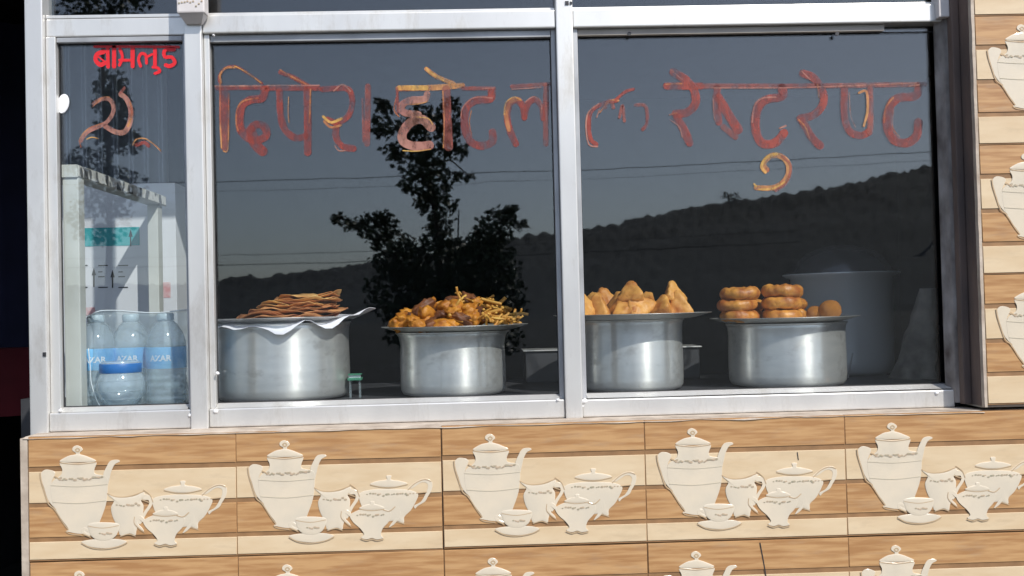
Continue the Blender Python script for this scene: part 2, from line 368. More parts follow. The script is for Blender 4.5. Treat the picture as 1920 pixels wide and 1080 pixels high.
tree(11.5, [(790, 235, 52, 50), (718, 195, 17, 17), (722, 245, 24, 20), (738, 278, 28, 16), (845, 225, 22, 50), (852, 285, 26, 14), (795, 310, 55, 34), (862, 334, 26, 9), (800, 345, 48, 28), (815, 385, 38, 30), (822, 420, 30, 25),
            (818, 450, 30, 22), (640, 413, 16, 9), (665, 425, 22, 12), (705, 425, 38, 30), (735, 455, 40, 25), (720, 410, 22, 18), (750, 490, 60, 38), (930, 430, 38, 38), (952, 400, 20, 16), (978, 420, 14, 9), (905, 450, 28, 28), (955, 392, 8, 8),
            (930, 480, 40, 40), (830, 500, 110, 55), (900, 520, 80, 60), (760, 550, 80, 60), (850, 580, 120, 60), (930, 570, 60, 60), (860, 465, 35, 22), (870, 640, 110, 50), (780, 620, 60, 40)],
     [([(835, 700), (832, 620), (825, 500), (815, 400), (800, 300), (795, 215)], .07, .015), ([(830, 600), (770, 520), (710, 440), (645, 412)], .04, .008), ([(832, 600), (890, 530), (925, 450), (955, 395)], .04, .008), ([(805, 310), (845, 300), (878, 332)], .02, .006), ([(798, 280), (750, 255), (712, 190)], .02, .006)],
     'young leafy tree with a tall middle stem, mirrored in the middle window pane', .088, 3, 1.0)
tree(8.0, [(200, 150, 34, 26), (190, 185, 28, 30), (225, 200, 26, 45), (215, 255, 42, 30), (195, 240, 36, 32), (240, 250, 14, 14), (160, 10, 60, 40), (240, -10, 50, 40), (180, 310, 50, 30), (215, 350, 60, 40), (190, 410, 60, 50)],
     [([(200, 690), (205, 450), (205, 300), (200, 150), (195, 10)], .05, .012), ([(205, 300), (225, 260), (245, 240)], .015, .005)],
     'slim dark leafy tree mirrored behind the red lettering of the narrow left pane', .06, 11, .9)
# bare spike of a palm on the ridge, cables and a far mast
pb = rx(1365, 378, 322); pr = thing('palm_tree', 'small palm standing out on the wooded ridge line', 'tree', (pb.x, pb.y, pb.z-4))
MB().tube([(pb.x, pb.y, pb.z-4), (pb.x, pb.y, pb.z+1.5)], .25, 6).build('trunk', M['bark'], pr)
cr = MB(); rr_ = random.Random(4)
for k in range(26):
    a = rr_.uniform(0, 6.28); e = rr_.uniform(-.4, 1.2); d = Vector((math.cos(a)*math.cos(e), math.sin(a)*math.cos(e), math.sin(e))); P = Vector((pb.x+rr_.uniform(-1, 3), pb.y, pb.z+1.2)); sd = d.cross(Vector((0, 0, 1))).normalized()*.35
    cr.add([P, P+d*1.6+sd, P+d*3.2-Vector((0, 0, .6)), P+d*1.6-sd], [(0, 1, 2, 3)])
cr.build('crown', M['leaf'], pr)
for (xa, ya, xb, yb, L, rr, lab) in [(-300, 352, 2300, 246, 19, .008, 'black overhead cable running highest across the mirrored sky'),
                                     (-300, 372, 2300, 262, 19.4, .004, 'thin overhead cable just under the thick one in the mirrored sky'),
                                     (-500, 505, 1500, 452, 26, .011, 'low overhead cable mirrored left of the tree'),
                                     (-500, 490, 1500, 430, 26.3, .007, 'thin overhead cable above the low one left of the tree')]:
    A, B = rx(xa, ya, L), rx(xb, yb, L)
    pts = [A.lerp(B, k/30)-Vector((0, 0, .25*4*(k/30)*(1-k/30))) for k in range(31)]
    tag(MB().tube(pts, rr, 6).build('overhead_cable', M['cable'], None, True), lab, 'cable', 'cables across the road')
a = rx(860, 600, 24); b = rx(860, 392, 24)
tag(MB().tube([(a.x, a.y, 0), b], [.04, .02], 8).build('thin_mast', M['cable']), 'thin bare mast rising behind the mirrored tree', 'mast')
a = rx(1757, 320, 200); b = rx(1757, 278, 200)
mo = thing('ridge_mast', 'small dark mast on the hilltop at the right end of the mirrored ridge', 'mast', (a.x, a.y, a.z-10))
MB().tube([(a.x, a.y, a.z-10), b], .35, 8).build('pole', M['cable'], mo); MB().box(b.x-.9, b.x+.9, b.y-.5, b.y+.5, b.z-1.5, b.z-.3).build('cross_box', M['cable'], mo)

# ------------------------------------------------------------------ shop room
ZC = 2.62
XL, XR, YB = -2.6, 2.6, 4.2
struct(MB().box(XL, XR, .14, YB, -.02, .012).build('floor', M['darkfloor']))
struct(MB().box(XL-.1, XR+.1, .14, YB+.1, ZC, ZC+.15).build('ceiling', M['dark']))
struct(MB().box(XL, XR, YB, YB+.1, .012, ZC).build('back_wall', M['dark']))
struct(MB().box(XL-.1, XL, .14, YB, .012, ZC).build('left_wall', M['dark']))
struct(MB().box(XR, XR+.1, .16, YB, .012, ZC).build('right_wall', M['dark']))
struct(MB().box(-6, -2.3, 0, .14, 0, 3.2).build('facade_left', M['shopwall']))
struct(MB().box(-2.3, 6, 0, .14, ZC, 3.2).build('facade_top', M['shopwall']))
struct(MB().box(1.62, 6, .03, .16, 0, ZC).build('facade_right', M['shopwall']))

# ------------------------------------------------------------------ window frame
YF = .08
X = lambda xx, yy=400, Y=YF: px(xx, yy, Y).x
Z = lambda xx, yy, Y=YF: px(xx, yy, Y).z
zt1, zt0 = Z(715, 23), Z(715, 57); zb1, zb0 = Z(715, 758), Z(715, 793)
ztop = 2.42
xl0, xl1 = X(52), X(86); x20, x21 = X(352), X(385); x30, x31 = X(1051), X(1083); xr0, xr1, xre = X(1787), X(1797), X(1779)
win = thing('shop_window', 'aluminium framed shop front window with red hand painted lettering', 'window', ((xl0+xr1)/2, YF, zb0))
def bar(name, x0, x1, z0, z1, y0, y1, mt='alu', bev=.003): return MB().box(x0, x1, y0, y1, z0, z1).build(name, M[mt], win, bevel=bev)
bar('corner_post', xl0, xl1, zb0-.018, ztop, YF-.004, YF+.05)
bar('post', x20, x21, zb0-.006, ztop, YF-.006, YF+.042); bar('post', x30, x31, zb0-.002, ztop, YF-.006, YF+.042)
bar('stile', xr0, xr1, zb0, ztop, YF+.020, YG-.003, 'alu_dark', .0015)
bar('head_rail', xl0, xr1, ztop, ztop+.05, YF, YF+.05)
struct(MB().box(-2.3, 1.62, .03, .14, ztop+.05, ZC).build('facade_lintel', M['shopwall']))
segs = [(xl1, x20, 0), (x21, x30, 1), (x31, xr0, 2)]
yg0, yg1 = YG-.0025, YG+.0025
panes = []
for x0, x1, k in segs:
    e = .0008
    xe = x1-e if k < 2 else xre
    bar('transom', x0+e, xe, zt0, zt1, YF+(.012 if k == 0 else .0), YF+.042)
    bar('sill_rail', x0+e, xe, zb0, zb1-(.002 if k == 2 else 0), YF+.001, YF+.042)
    # beads: a stepped lip round each pane, in four butted pieces
    bw = [.022, .013, .011][k]; rw = [.009, .011, .006][k]; th = [.012, .017, .012][k]
    bd = 'alu_shaded'
    bar('bead', x0+e, x0+bw, zb1, zt0, YF+.010, YG-.003, 'alu' if k < 2 else bd, .0015)
    bar('bead', x1-rw, x1-e, zb1, zt0, YF+.013, YG-.003, bd, .0015)
    if k < 2: bar('bead', x0+bw+e, x1-rw-e, zt0-th, zt0-e, YF+.014, YG-.003, bd, .0015)
    else:
        xs = X(1663, 60)
        tb = bar('bead', x0+bw+e, xs, zt0-th-.003, zt0-e, YF+.014, YG-.003, 'strip', .001)
        for sx in (1180, 1570):
            c = px(sx, 63, YF+.012); MB().lathe([(0, -.004), (.0045, -.004), (.0045, 0), (0, .001)], (0, 0, 0), 12)
            mb = MB(); mb.add([(c.x+.0045*math.cos(t*.5236), YF+.0125, c.z+.0045*math.sin(t*.5236)) for t in range(12)]+[(c.x+.0045*math.cos(t*.5236), YF+.0135, c.z+.0045*math.sin(t*.5236)) for t in range(12)], [tuple(range(12))]+[(i, i+12, (i+1) % 12+12, (i+1) % 12) for i in range(12)])
            mb.build('screw', M['screw'], win)
    bot = MB(); zz = zb1+(.010 if k < 2 else .010)    # bottom bead leans back like a sill
    bot.add([(x0+bw+e, YF+.004, zb1+.0005), (x1-rw-e, YF+.004, zb1+.0005), (x1-rw-e, YG-.003, zb1+.0005), (x0+bw+e, YG-.003, zb1+.0005), (x0+bw+e, YG-.006, zz), (x1-rw-e, YG-.006, zz), (x1-rw-e, YG-.003, zz), (x0+bw+e, YG-.003, zz)],
            [(0, 3, 2, 1), (4, 5, 6, 7), (0, 1, 5, 4), (1, 2, 6, 5), (2, 3, 7, 6), (3, 0, 4, 7)])
    bot.build('bead', M['alu'], win)
    panes.append(MB().box(x0-.004, x1+.004, yg0, yg1, zb1-.004, zt0+.004).build('glass_pane', M['glass'], win))
    gk = MB(); ga = .0022; gx0, gx1, gz0, gz1 = x0+bw, x1-rw, zb1+.0102, zt0-(th if k < 2 else th+.003)
    for (u0, u1, v0, v1) in ((gx0, gx0+ga, gz0, gz1), (gx1-ga, gx1, gz0, gz1), (gx0+ga+.0002, gx1-ga-.0002, gz0, gz0+ga), (gx0+ga+.0002, gx1-ga-.0002, gz1-ga, gz1)): gk.box(u0+.0003, u1, YG-.0062, YG-.0028, v0, v1-.0003)
    gk.build('gasket', M['cable'], win)
    # upper lights
    bar('bead', x0+e, x1-e, zt1+.0005, zt1+.008, YF+.012, YG-.003, 'alu', .001)
    MB().box(x0-.004, x1+.004, yg0, yg1, zt1-.004, ztop+.004).build('glass_pane', M['glass'], win)
for (x0, x1) in ((X(348), X(400)),):
    zbk = Z(372, 34); zcap = Z(372, 48); b = MB().box(x0, x1, YF-.042, YF-.0065, zbk, zbk+.075)
    b.build('bracket', M['bracket'], win, bevel=.004)
    cx_ = (x0+x1)/2; c2 = MB()
    c2.add([(x0+.003, YF-.040, zbk-.0005), (x1-.003, YF-.040, zbk-.0005), (x1-.003, YF-.0065, zbk-.0005), (x0+.003, YF-.0065, zbk-.0005), (x0+.012, YF-.016, zcap), (x1-.014, YF-.016, zcap), (x1-.014, YF-.0065, zcap), (x0+.012, YF-.0065, zcap)],
           [(0, 1, 2, 3), (7, 6, 5, 4), (0, 4, 5, 1), (1, 5, 6, 2), (2, 6, 7, 3), (3, 7, 4, 0)])
    c2.build('bracket', M['bracket'], win)
    dm = MB(); rg = random.Random(5)
    for k in range(9):
        u = x0+.006+(x1-x0-.012)*k/8; v = zbk+.018+rg.uniform(-.004, .008); dm.box(u-.0018, u+.0018, YF-.0435, YF-.0425, v-.0015, v+.0015)
    dm.build('dots', M['chinaflower'], win)
zz = Z(1775, 36); MB().box(X(1766), X(1786), YF-.02, YF+.02, zz, zz+.055).build('bracket', M['bracket'], win, bevel=.003)
MB().box(X(1060, 8)-.001, X(1060, 8)+.007, YF-.0085, YF-.0065, Z(1056, 11), Z(1056, 4)).build('screw', M['screw'], win)
MB().box(X(1068, 8), X(1068, 8)+.005, YF-.0085, YF-.0065, Z(1068, 10), Z(1068, 5)).build('screw', M['screw'], win)
c = px(83, 664, YF-.005); MB().box(c.x-.003, c.x+.004, YF-.0065, YF-.0045, c.z-.005, c.z+.004).build('screw', M['screw'], win)
ov = MB(); c = px(119, 195, yg0); ov.prism([(c.x+.013*math.cos(t*.2618)+.003*math.sin(t*.2618), c.z+.022*math.sin(t*.2618)) for t in range(24)], yg0-.004, yg0-.0005, .001)
ov.build('white_oval', M['oval'], panes[0])

for (bx_, by_, bs_) in ((404, 771, .006), (407, 700, .004), (1096, 752, .007), (1090, 762, .005), (356, 779, .005), (112, 770, .004), (1757, 737, .005), (400, 66, .003), (1046, 750, .004)):
    c = px(bx_, by_, YF-.001); mb = MB(); me_ = bmesh.new(); bmesh.ops.create_icosphere(me_, subdivisions=2, radius=1); me_.verts.ensure_lookup_table()
    mb.add([(c.x+v.co.x*bs_*(1+.5*noise.noise(v.co*2+c*30)), YF+.002+v.co.y*.006, c.z+v.co.z*bs_*(.9+.6*noise.noise(v.co*2-c*30))) for v in me_.verts], [tuple(v.index for v in f.verts) for f in me_.faces]); me_.free()
    mb.build('sealant', M['oval'], win, True)
# lettering: brush strokes on the outside of the glass
def letter(pane, strokes, off, sc, name='painted_letter'):
    bym = {}
    for k, (mt, wd, pts) in enumerate(strokes):
        P = [px(off[0]+x/sc, off[1]+y/sc, yg0) for x, y in smoothline(pts, 6)] if len(pts) > 2 else [px(off[0]+x/sc, off[1]+y/sc, yg0) for x, y in [(pts[0][0]+(pts[1][0]-pts[0][0])*i/8, pts[0][1]+(pts[1][1]-pts[0][1])*i/8) for i in range(9)]]
        wv = wd*.92/sc*(DIST+YG)/FPX; n = len(P); rg = random.Random(k+len(pts)*7+int(pts[0][0]))
        ws = [wv*(.93+.14*noise.noise(Vector((p.x*60, p.z*60, k)))) for p in P]
        bym.setdefault(mt, MB()).ribbon([(p.x, p.z) for p in P], ws, yg0-.0006-.00007*k)
    for mt, mb in bym.items(): mb.build(name, M[mt], pane)
A = ((380, 40), 2.743)
lt = lambda *s: letter(panes[1], s, *A)
lt(('red', 16, [(95, 335), (85, 290), (110, 245), (165, 232), (225, 262), (305, 320)]), ('redpink', 46, [(112, 350), (112, 500), (112, 645)]), ('red', 24, [(75, 345), (200, 343), (330, 340)]),
   ('orange', 9, [(90, 320), (90, 500), (97, 650)]), ('orange', 8, [(135, 370), (134, 500), (130, 655), (108, 668)]), ('orange', 12, [(95, 315), (90, 275), (120, 240), (165, 238)]), ('yellow', 5, [(165, 230), (225, 262), (300, 316)]), ('tan', 10, [(65, 334), (300, 332)]))
lt(('red', 48, [(320, 352), (305, 395), (245, 405), (200, 440), (190, 530), (215, 585), (270, 612), (325, 590), (320, 545), (280, 530), (240, 560)]), ('red', 60, [(250, 560), (270, 630), (308, 668)]), ('orange', 9, [(285, 395), (210, 410), (178, 450), (172, 520), (182, 560)]), ('redpink', 12, [(300, 350), (330, 345)]))
lt(('red', 40, [(395, 360), (400, 480), (425, 560), (480, 600), (530, 590)]), ('red', 44, [(537, 350), (540, 500), (540, 675)]), ('red', 26, [(400, 262), (470, 290), (545, 335)]), ('red', 26, [(330, 346), (600, 346)]), ('orange', 9, [(555, 350), (552, 450), (548, 520)]), ('tan', 8, [(330, 330), (600, 330)]), ('orange', 9, [(400, 250), (440, 275), (535, 325)]), ('orange', 6, [(442, 390), (440, 470), (444, 520)]))
lt(('red', 34, [(615, 350), (690, 345), (752, 352), (770, 420), (745, 490), (690, 520), (640, 505)]), ('red', 40, [(690, 525), (685, 590), (715, 640), (775, 655)]), ('redpink', 36, [(850, 335), (848, 480), (845, 630)]), ('redpink', 10, [(822, 400), (826, 620)]), ('yellow', 16, [(620, 490), (660, 520), (715, 500)]), ('orange', 14, [(625, 515), (660, 545), (710, 535)]), ('tan', 9, [(675, 358), (720, 325), (760, 360)]), ('tan', 7, [(680, 640), (700, 665), (735, 665)]))
lt(('orange', 34, [(1005, 345), (1170, 342), (1335, 330)]), ('tan', 42, [(1155, 375), (1140, 400), (1060, 408), (1020, 440), (1040, 470), (1110, 480)]), ('tan', 54, [(1175, 545), (1130, 505), (1070, 520), (1028, 575), (1035, 620), (1090, 642), (1165, 638)]), ('redpink', 52, [(1252, 350), (1258, 500), (1265, 645)]), ('orange', 26, [(1150, 245), (1205, 285), (1290, 320)]),
   ('yellow', 30, [(1010, 342), (1080, 342), (1150, 342)]), ('yellow', 7, [(1150, 238), (1170, 262), (1240, 305)]), ('orange', 7, [(1005, 360), (985, 450), (1010, 490)]), ('yellow', 6, [(1030, 665), (1100, 668), (1172, 658)]), ('orange', 7, [(1235, 360), (1242, 500), (1238, 650)]), ('yellow', 6, [(1100, 492), (1160, 500), (1182, 530)]), ('orange', 6, [(1040, 430), (1110, 425), (1160, 412)]), ('redpink', 16, [(1000, 345), (1003, 470)]))
lt(('redpink', 24, [(1335, 345), (1500, 345)]), ('red', 46, [(1485, 360), (1480, 398), (1400, 408), (1355, 450), (1348, 540), (1375, 615), (1430, 640), (1488, 620), (1490, 570)]), ('tan', 7, [(1490, 395), (1400, 392), (1340, 440), (1328, 500)]), ('tan', 7, [(1440, 345), (1500, 343)]), ('orange', 5, [(1382, 460), (1372, 520), (1385, 590)]))
lt(('redpink', 22, [(1590, 335), (1690, 328), (1785, 322)]), ('redpink', 34, [(1768, 330), (1765, 480), (1765, 630)]), ('red', 40, [(1610, 630), (1580, 560), (1565, 480), (1582, 420), (1615, 405), (1645, 435), (1655, 495)]), ('red', 32, [(1655, 495), (1675, 425), (1710, 405), (1742, 440), (1750, 500)]), ('orange', 24, [(1575, 560), (1562, 480), (1585, 415), (1625, 400)]), ('yellow', 8, [(1550, 480), (1560, 420), (1600, 390), (1638, 405)]), ('tan', 8, [(1660, 415), (1700, 388), (1738, 410), (1742, 470)]), ('tan', 7, [(1590, 350), (1740, 340)]))
B = ((1040, 0), 2.182)
lt = lambda *s: letter(panes[2], s, *B)
lt(('red', 20, [(170, 590), (148, 570), (140, 510), (150, 455), (195, 425), (255, 410)]), ('tan', 7, [(175, 600), (140, 590), (128, 520), (138, 460), (180, 425)]), ('orange', 8, [(185, 460), (225, 412), (262, 412)]), ('redpink', 18, [(205, 440), (225, 410), (240, 440)]), ('redpink', 14, [(265, 480), (278, 430), (285, 495)]), ('red', 14, [(250, 408), (290, 375), (322, 365)]), ('redpink', 16, [(330, 430), (372, 435), (378, 500), (360, 530)]), ('tan', 6, [(172, 480), (182, 450)]))
lt(('red', 40, [(485, 295), (540, 330), (572, 375), (575, 425), (540, 460), (495, 465)]), ('red', 40, [(500, 480), (528, 530), (552, 585)]), ('red', 34, [(458, 352), (600, 352)]), ('orange', 6, [(455, 345), (520, 342)]), ('tan', 6, [(475, 285), (520, 325)]), ('orange', 7, [(470, 470), (500, 462)]), ('tan', 6, [(472, 490), (510, 520), (520, 560)]))
lt(('redpink', 24, [(600, 352), (800, 352), (1000, 352), (1290, 348), (1515, 345)]), ('tan', 6, [(640, 360), (900, 360), (1100, 355), (1480, 340)]))
lt(('red', 36, [(665, 360), (662, 430), (672, 500)]), ('red', 46, [(670, 400), (705, 460), (750, 530)]), ('redpink', 30, [(690, 520), (740, 560)]), ('tan', 6, [(648, 395), (650, 460), (655, 490)]))
lt(('red', 42, [(930, 360), (930, 395), (865, 408), (828, 450), (822, 530), (848, 585), (900, 585), (938, 545)]), ('tan', 8, [(905, 398), (850, 402), (818, 430), (808, 500)]), ('tan', 8, [(920, 525), (945, 515)]))
lt(('orange', 26, [(868, 695), (855, 670), (885, 638), (930, 642), (958, 680), (945, 735), (895, 768), (825, 768)]), ('yellow', 14, [(862, 705), (846, 680), (866, 645), (910, 628)]), ('yellow', 9, [(835, 775), (890, 772), (940, 745)]), ('redpink', 14, [(930, 640), (965, 680), (950, 745), (905, 780)]), ('yellow', 8, [(815, 752), (825, 762)]))
lt(('red', 38, [(1015, 300), (1060, 320), (1095, 370), (1098, 425), (1060, 470), (1005, 485)]), ('red', 40, [(1015, 495), (1050, 560), (1085, 595)]), ('tan', 6, [(1008, 290), (1045, 325)]), ('orange', 7, [(998, 490), (1025, 520), (1045, 572)]), ('orange', 5, [(1075, 345), (1080, 400)]))
lt(('red', 34, [(1185, 365), (1185, 470), (1205, 535), (1250, 555), (1285, 540)]), ('redpink', 30, [(1290, 365), (1292, 460), (1290, 540)]), ('orange', 12, [(1245, 380), (1275, 375), (1280, 450), (1265, 515)]), ('tan', 5, [(1205, 380), (1210, 470), (1230, 520)]))
lt(('red', 42, [(1490, 355), (1475, 392), (1405, 402), (1370, 440), (1360, 515), (1388, 572), (1440, 585), (1480, 555), (1488, 500)]), ('orange', 8, [(1385, 400), (1355, 440), (1348, 500)]), ('tan', 8, [(1450, 352), (1510, 345)]), ('orange', 5, [(1385, 450), (1382, 520), (1410, 560)]))
C_ = ((0, 0), 2.7)
lt = lambda *s: letter(panes[0], s, *C_)
lt(('bright', 15, [(478, 236), (690, 236), (905, 238)]), ('bright', 26, [(525, 262), (492, 275), (485, 305), (508, 328), (532, 318)]), ('bright', 22, [(545, 240), (548, 338)]), ('bright', 10, [(495, 285), (535, 315)]))
lt(('bright', 24, [(578, 240), (578, 336)]))
lt(('bright', 18, [(608, 250), (620, 290), (605, 330)]), ('bright', 16, [(605, 305), (665, 305)]), ('bright', 24, [(672, 240), (672, 336)]))
lt(('bright', 18, [(712, 335), (702, 300), (715, 272), (738, 280), (742, 320)]), ('bright', 15, [(742, 290), (770, 275)]), ('bright', 22, [(785, 240), (785, 330)]), ('bright', 18, [(775, 340), (800, 345), (808, 362), (785, 372)]))
lt(('bright', 22, [(880, 250), (835, 255), (835, 288), (870, 290), (885, 318), (860, 335), (840, 330)]))
lt(('tan', 24, [(475, 525), (520, 500), (562, 510), (575, 560), (545, 615), (500, 640), (440, 670), (408, 715)]), ('orange', 6, [(470, 540), (520, 495), (555, 492)]), ('orange', 6, [(410, 745), (405, 700), (450, 650), (520, 625)]), ('yellow', 6, [(440, 705), (465, 695), (498, 702)]))
lt(('tan', 30, [(535, 640), (585, 668), (630, 668), (658, 620), (662, 555), (640, 500), (612, 478)]), ('orange', 12, [(648, 640), (668, 580), (660, 520)]), ('redpink', 18, [(612, 470), (630, 445)]))
lt(('orange', 8, [(672, 735), (690, 706), (735, 702), (780, 732), (815, 765)]), ('red', 22, [(690, 735), (730, 722), (752, 738)]))

# ------------------------------------------------------------------ tiled wall under the window, and the pillar
TW = .4385; zt = Z(715, 802, 0.0)
def mo_(zx, zy): return ((zx-115)/1130*TW, -((zy+(zx-115)*.031-125)/3*.001153))
def P_(pts, k=4): return smoothline([mo_(*p) for p in pts], k, True)
def L_(pts, k=4): return smoothline([mo_(*p) for p in pts], k)
PR = {}
def proto(key, mb, mt, bevel=0.0, smooth=False):
    if key.split('_')[0] in ('teapot', 'jug', 'largebowl', 'smallbowl', 'cup'): mb.v = [(v[0], v[1]*.6, v[2]) for v in mb.v]      # low relief
    o = mb.build(key, M[mt], None, smooth, bevel, Vector((0, 0, 0))); PR[key] = o.data; me = o.data; ORG.pop(o.name, None); bpy.data.objects.remove(o); return me
def tile_meshes(tagk, last, H):
    a = proto('tile'+tagk, MB().box(.0004, TW-.0004, .0018, .014, -H+.0006, -.0002), 'tilebase')
    pk = []
    for z0, z1, mt in ((-.0008, -.0635, 'brown'), (-.0740, -.1400, 'cream'), (-.1495, -.2130, 'brown'), (-.2225, last, 'cream')):
        mb = MB(); x0, x1 = .0009, TW-.0009; e = .0010
        mb.add([(x0, .002, z1), (x1, .002, z1), (x1, .002, z0), (x0, .002, z0), (x0+e, 0, z1+e*.6), (x1-e, 0, z1+e*.6), (x1-e, .0008, z0-e), (x0+e, .0008, z0-e)], [(4, 5, 6, 7), (0, 1, 5, 4), (1, 2, 6, 5), (2, 3, 7, 6), (3, 0, 4, 7)])
        pk.append(proto('plank'+tagk+str(len(pk)), mb, mt))
    return a, pk
TA = tile_meshes('a', -.2595, .2635); TB = tile_meshes('b', -.2815, .285)
def domey(poly, y0, depth):
    n = len(poly); c = Vector((sum(v[0] for v in poly)/n, sum(v[1] for v in poly)/n))
    rad = [(math.atan2(v[1]-c.y, v[0]-c.x), math.hypot(v[0]-c.x, v[1]-c.y)) for v in poly]
    def f(x, z):
        a = math.atan2(z-c.y, x-c.x); r = min(rad, key=lambda q_: abs((q_[0]-a+math.pi) % (2*math.pi)-math.pi))[1]
        t = min(1, math.hypot(x-c.x, z-c.y)/max(r, 1e-6)); return y0-depth*math.sqrt(max(0, 1-t**3))
    return f
def printmesh(key, polys, lines, bands, dots, base, domes={}):
    out = []; mb = MB(); fy = []
    for k, pl in enumerate(polys):
        y0 = base-.0002*k-.0003
        if k in domes:
            mb.dome(P_(pl), y0, domes[k], .0005+.0002*k); fy.append(domey(P_(pl), y0, domes[k]))
        else: mb.prism(P_(pl), y0-.0002, .0005+.0002*k, .0004)
    out.append((proto(key+'_body', mb, 'china', 0, False), 'china'))
    surf = lambda x, z: min([base-.0002*len(polys)-.0006]+[f(x, z) for f in fy])
    def lay(mb, ln, wd, off):
        k0 = len(mb.v); mb.ribbon(L_(ln), wd, 0); mb.v[k0:] = [(v[0], surf(v[0], v[2])-off, v[2]) for v in mb.v[k0:]]
    mb = MB()
    for k, (ln, wd) in enumerate(lines): lay(mb, ln, wd, .0003+.00006*k)
    if lines: out.append((proto(key+'_outline', mb, 'chinaline'), 'chinaline'))
    mb = MB()
    for k, (ln, wd) in enumerate(bands): lay(mb, ln, wd, .0007+.00006*k)
    if bands: out.append((proto(key+'_band', mb, 'chinaband'), 'x'))
    mb = MB(); rg = random.Random(len(key))
    for (x0, y0, x1, y1, n) in dots:
        for k in range(n):
            u, v = mo_(x0+(x1-x0)*(k+.5)/n+rg.uniform(-4, 4), y0+(y1-y0)*(k+.5)/n+rg.uniform(-7, 7)); s_ = rg.uniform(.0012, .0026); yy = surf(u, v)-.0009-.00004*k
            mb.add([(u+s_*math.cos(a*1.0472)*1.5, yy, v+s_*math.sin(a*1.0472)) for a in range(6)], [tuple(range(6))])
    if dots: out.append((proto(key+'_flowers', mb, 'chinaflower'), 'x'))
    return out
PRINTS = []
PRINTS.append(('teapot_print', printmesh('teapot',
    [[(262, 318), (215, 302), (188, 318), (182, 345), (200, 400), (222, 470), (262, 515), (262, 470), (240, 420), (242, 370)],          # ear handle
     [(520, 340), (540, 285), (562, 252), (600, 246), (612, 256), (585, 272), (566, 310), (556, 350), (535, 420)],                     # spout
     [(290, 262), (300, 300), (292, 332), (244, 372), (238, 430), (252, 500), (290, 570), (330, 628), (318, 640), (345, 648), (395, 655), (470, 648), (505, 575), (535, 490), (546, 400), (540, 340), (480, 325), (474, 300), (482, 258), (385, 268)],
     [(286, 256), (330, 228), (362, 220), (385, 216), (410, 220), (445, 232), (484, 254), (400, 262), (330, 262)],
     [(372, 222), (376, 210), (357, 196), (360, 178), (380, 168), (402, 176), (412, 192), (396, 208), (398, 222)]],
    [([(182, 320), (186, 360), (205, 430), (225, 490), (262, 520)], .0026), ([(250, 512), (270, 540), (300, 590), (330, 632)], .0022), ([(290, 264), (385, 272), (482, 260)], .0016), ([(318, 642), (340, 655), (400, 662)], .002), ([(374, 192), (385, 184), (396, 192), (388, 202), (376, 198)], .0026), ([(262, 340), (290, 356)], .0026)],
    [([(240, 388), (390, 394), (545, 380)], .0014), ([(250, 480), (390, 486), (535, 470)], .0016)],
    [(282, 352, 325, 358, 5), (335, 356, 520, 346, 16)], -.0004, {3: .0014})))
PRINTS.append(('jug_print', printmesh('jug',
    [[(722, 440), (760, 438), (790, 462), (782, 500), (755, 540), (722, 600), (712, 585), (735, 540), (765, 495), (765, 468), (735, 465)],
     [(545, 436), (600, 452), (660, 452), (700, 442), (738, 424), (745, 440), (725, 470), (738, 500), (730, 560), (700, 630), (692, 662), (660, 652), (612, 664), (595, 615), (570, 560), (562, 510), (578, 470)]],
    [([(543, 432), (590, 450), (650, 450), (700, 436), (740, 420)], .0022), ([(612, 668), (655, 656), (692, 666)], .0018), ([(735, 468), (770, 480)], .002)], [], [(590, 494, 720, 492, 10)], -.0002, {1: .0018})))
PRINTS.append(('large_bowl_print', printmesh('largebowl',
    [[(1055, 435), (1090, 405), (1130, 382), (1170, 380), (1192, 400), (1188, 440), (1165, 480), (1150, 505), (1110, 530), (1095, 545), (1090, 528), (1125, 508), (1150, 470), (1168, 425), (1160, 402), (1130, 400), (1085, 430)],
     [(790, 462), (860, 440), (960, 436), (1060, 440), (1112, 462), (1100, 505), (1070, 555), (1035, 590), (1030, 625), (985, 612), (900, 620), (840, 590), (800, 530)],
     [(850, 408), (890, 392), (940, 384), (940, 362), (968, 362), (966, 384), (1010, 390), (1055, 404), (1030, 418), (950, 426), (880, 420)]],
    [([(852, 414), (950, 430), (1056, 410)], .0018), ([(1058, 440), (1100, 402), (1150, 382), (1186, 392)], .0018), ([(740, 412), (775, 440), (790, 478)], .0018), ([(985, 616), (1012, 622), (1034, 630)], .002), ([(1105, 458), (1160, 452)], .002)], [], [(825, 468, 1095, 466, 18)], 0.0, {1: .0014, 2: .001})))
PRINTS.append(('small_bowl_print', printmesh('smallbowl',
    [[(940, 565), (965, 545), (990, 532), (1010, 542), (1012, 580), (985, 625), (950, 650), (960, 630), (990, 590), (990, 558), (965, 570)],
     [(745, 575), (720, 552), (695, 560), (688, 590), (705, 615), (738, 640), (730, 622), (706, 596), (710, 572), (735, 590)],
     [(738, 580), (800, 548), (860, 542), (920, 548), (962, 568), (950, 615), (915, 655), (905, 690), (916, 708), (880, 716), (855, 708), (825, 716), (795, 706), (812, 688), (790, 655), (752, 620)],
     [(788, 545), (815, 528), (845, 520), (850, 505), (870, 505), (874, 520), (905, 528), (924, 544), (855, 552)]],
    [([(790, 549), (856, 556), (924, 548)], .0014), ([(796, 712), (826, 722), (856, 714), (882, 722), (916, 714)], .0026), ([(920, 552), (955, 558), (985, 534)], .0018), ([(690, 560), (688, 595), (715, 625), (742, 645)], .0014)], [], [(770, 584, 930, 580, 11)], -.0014, {3: .001})))
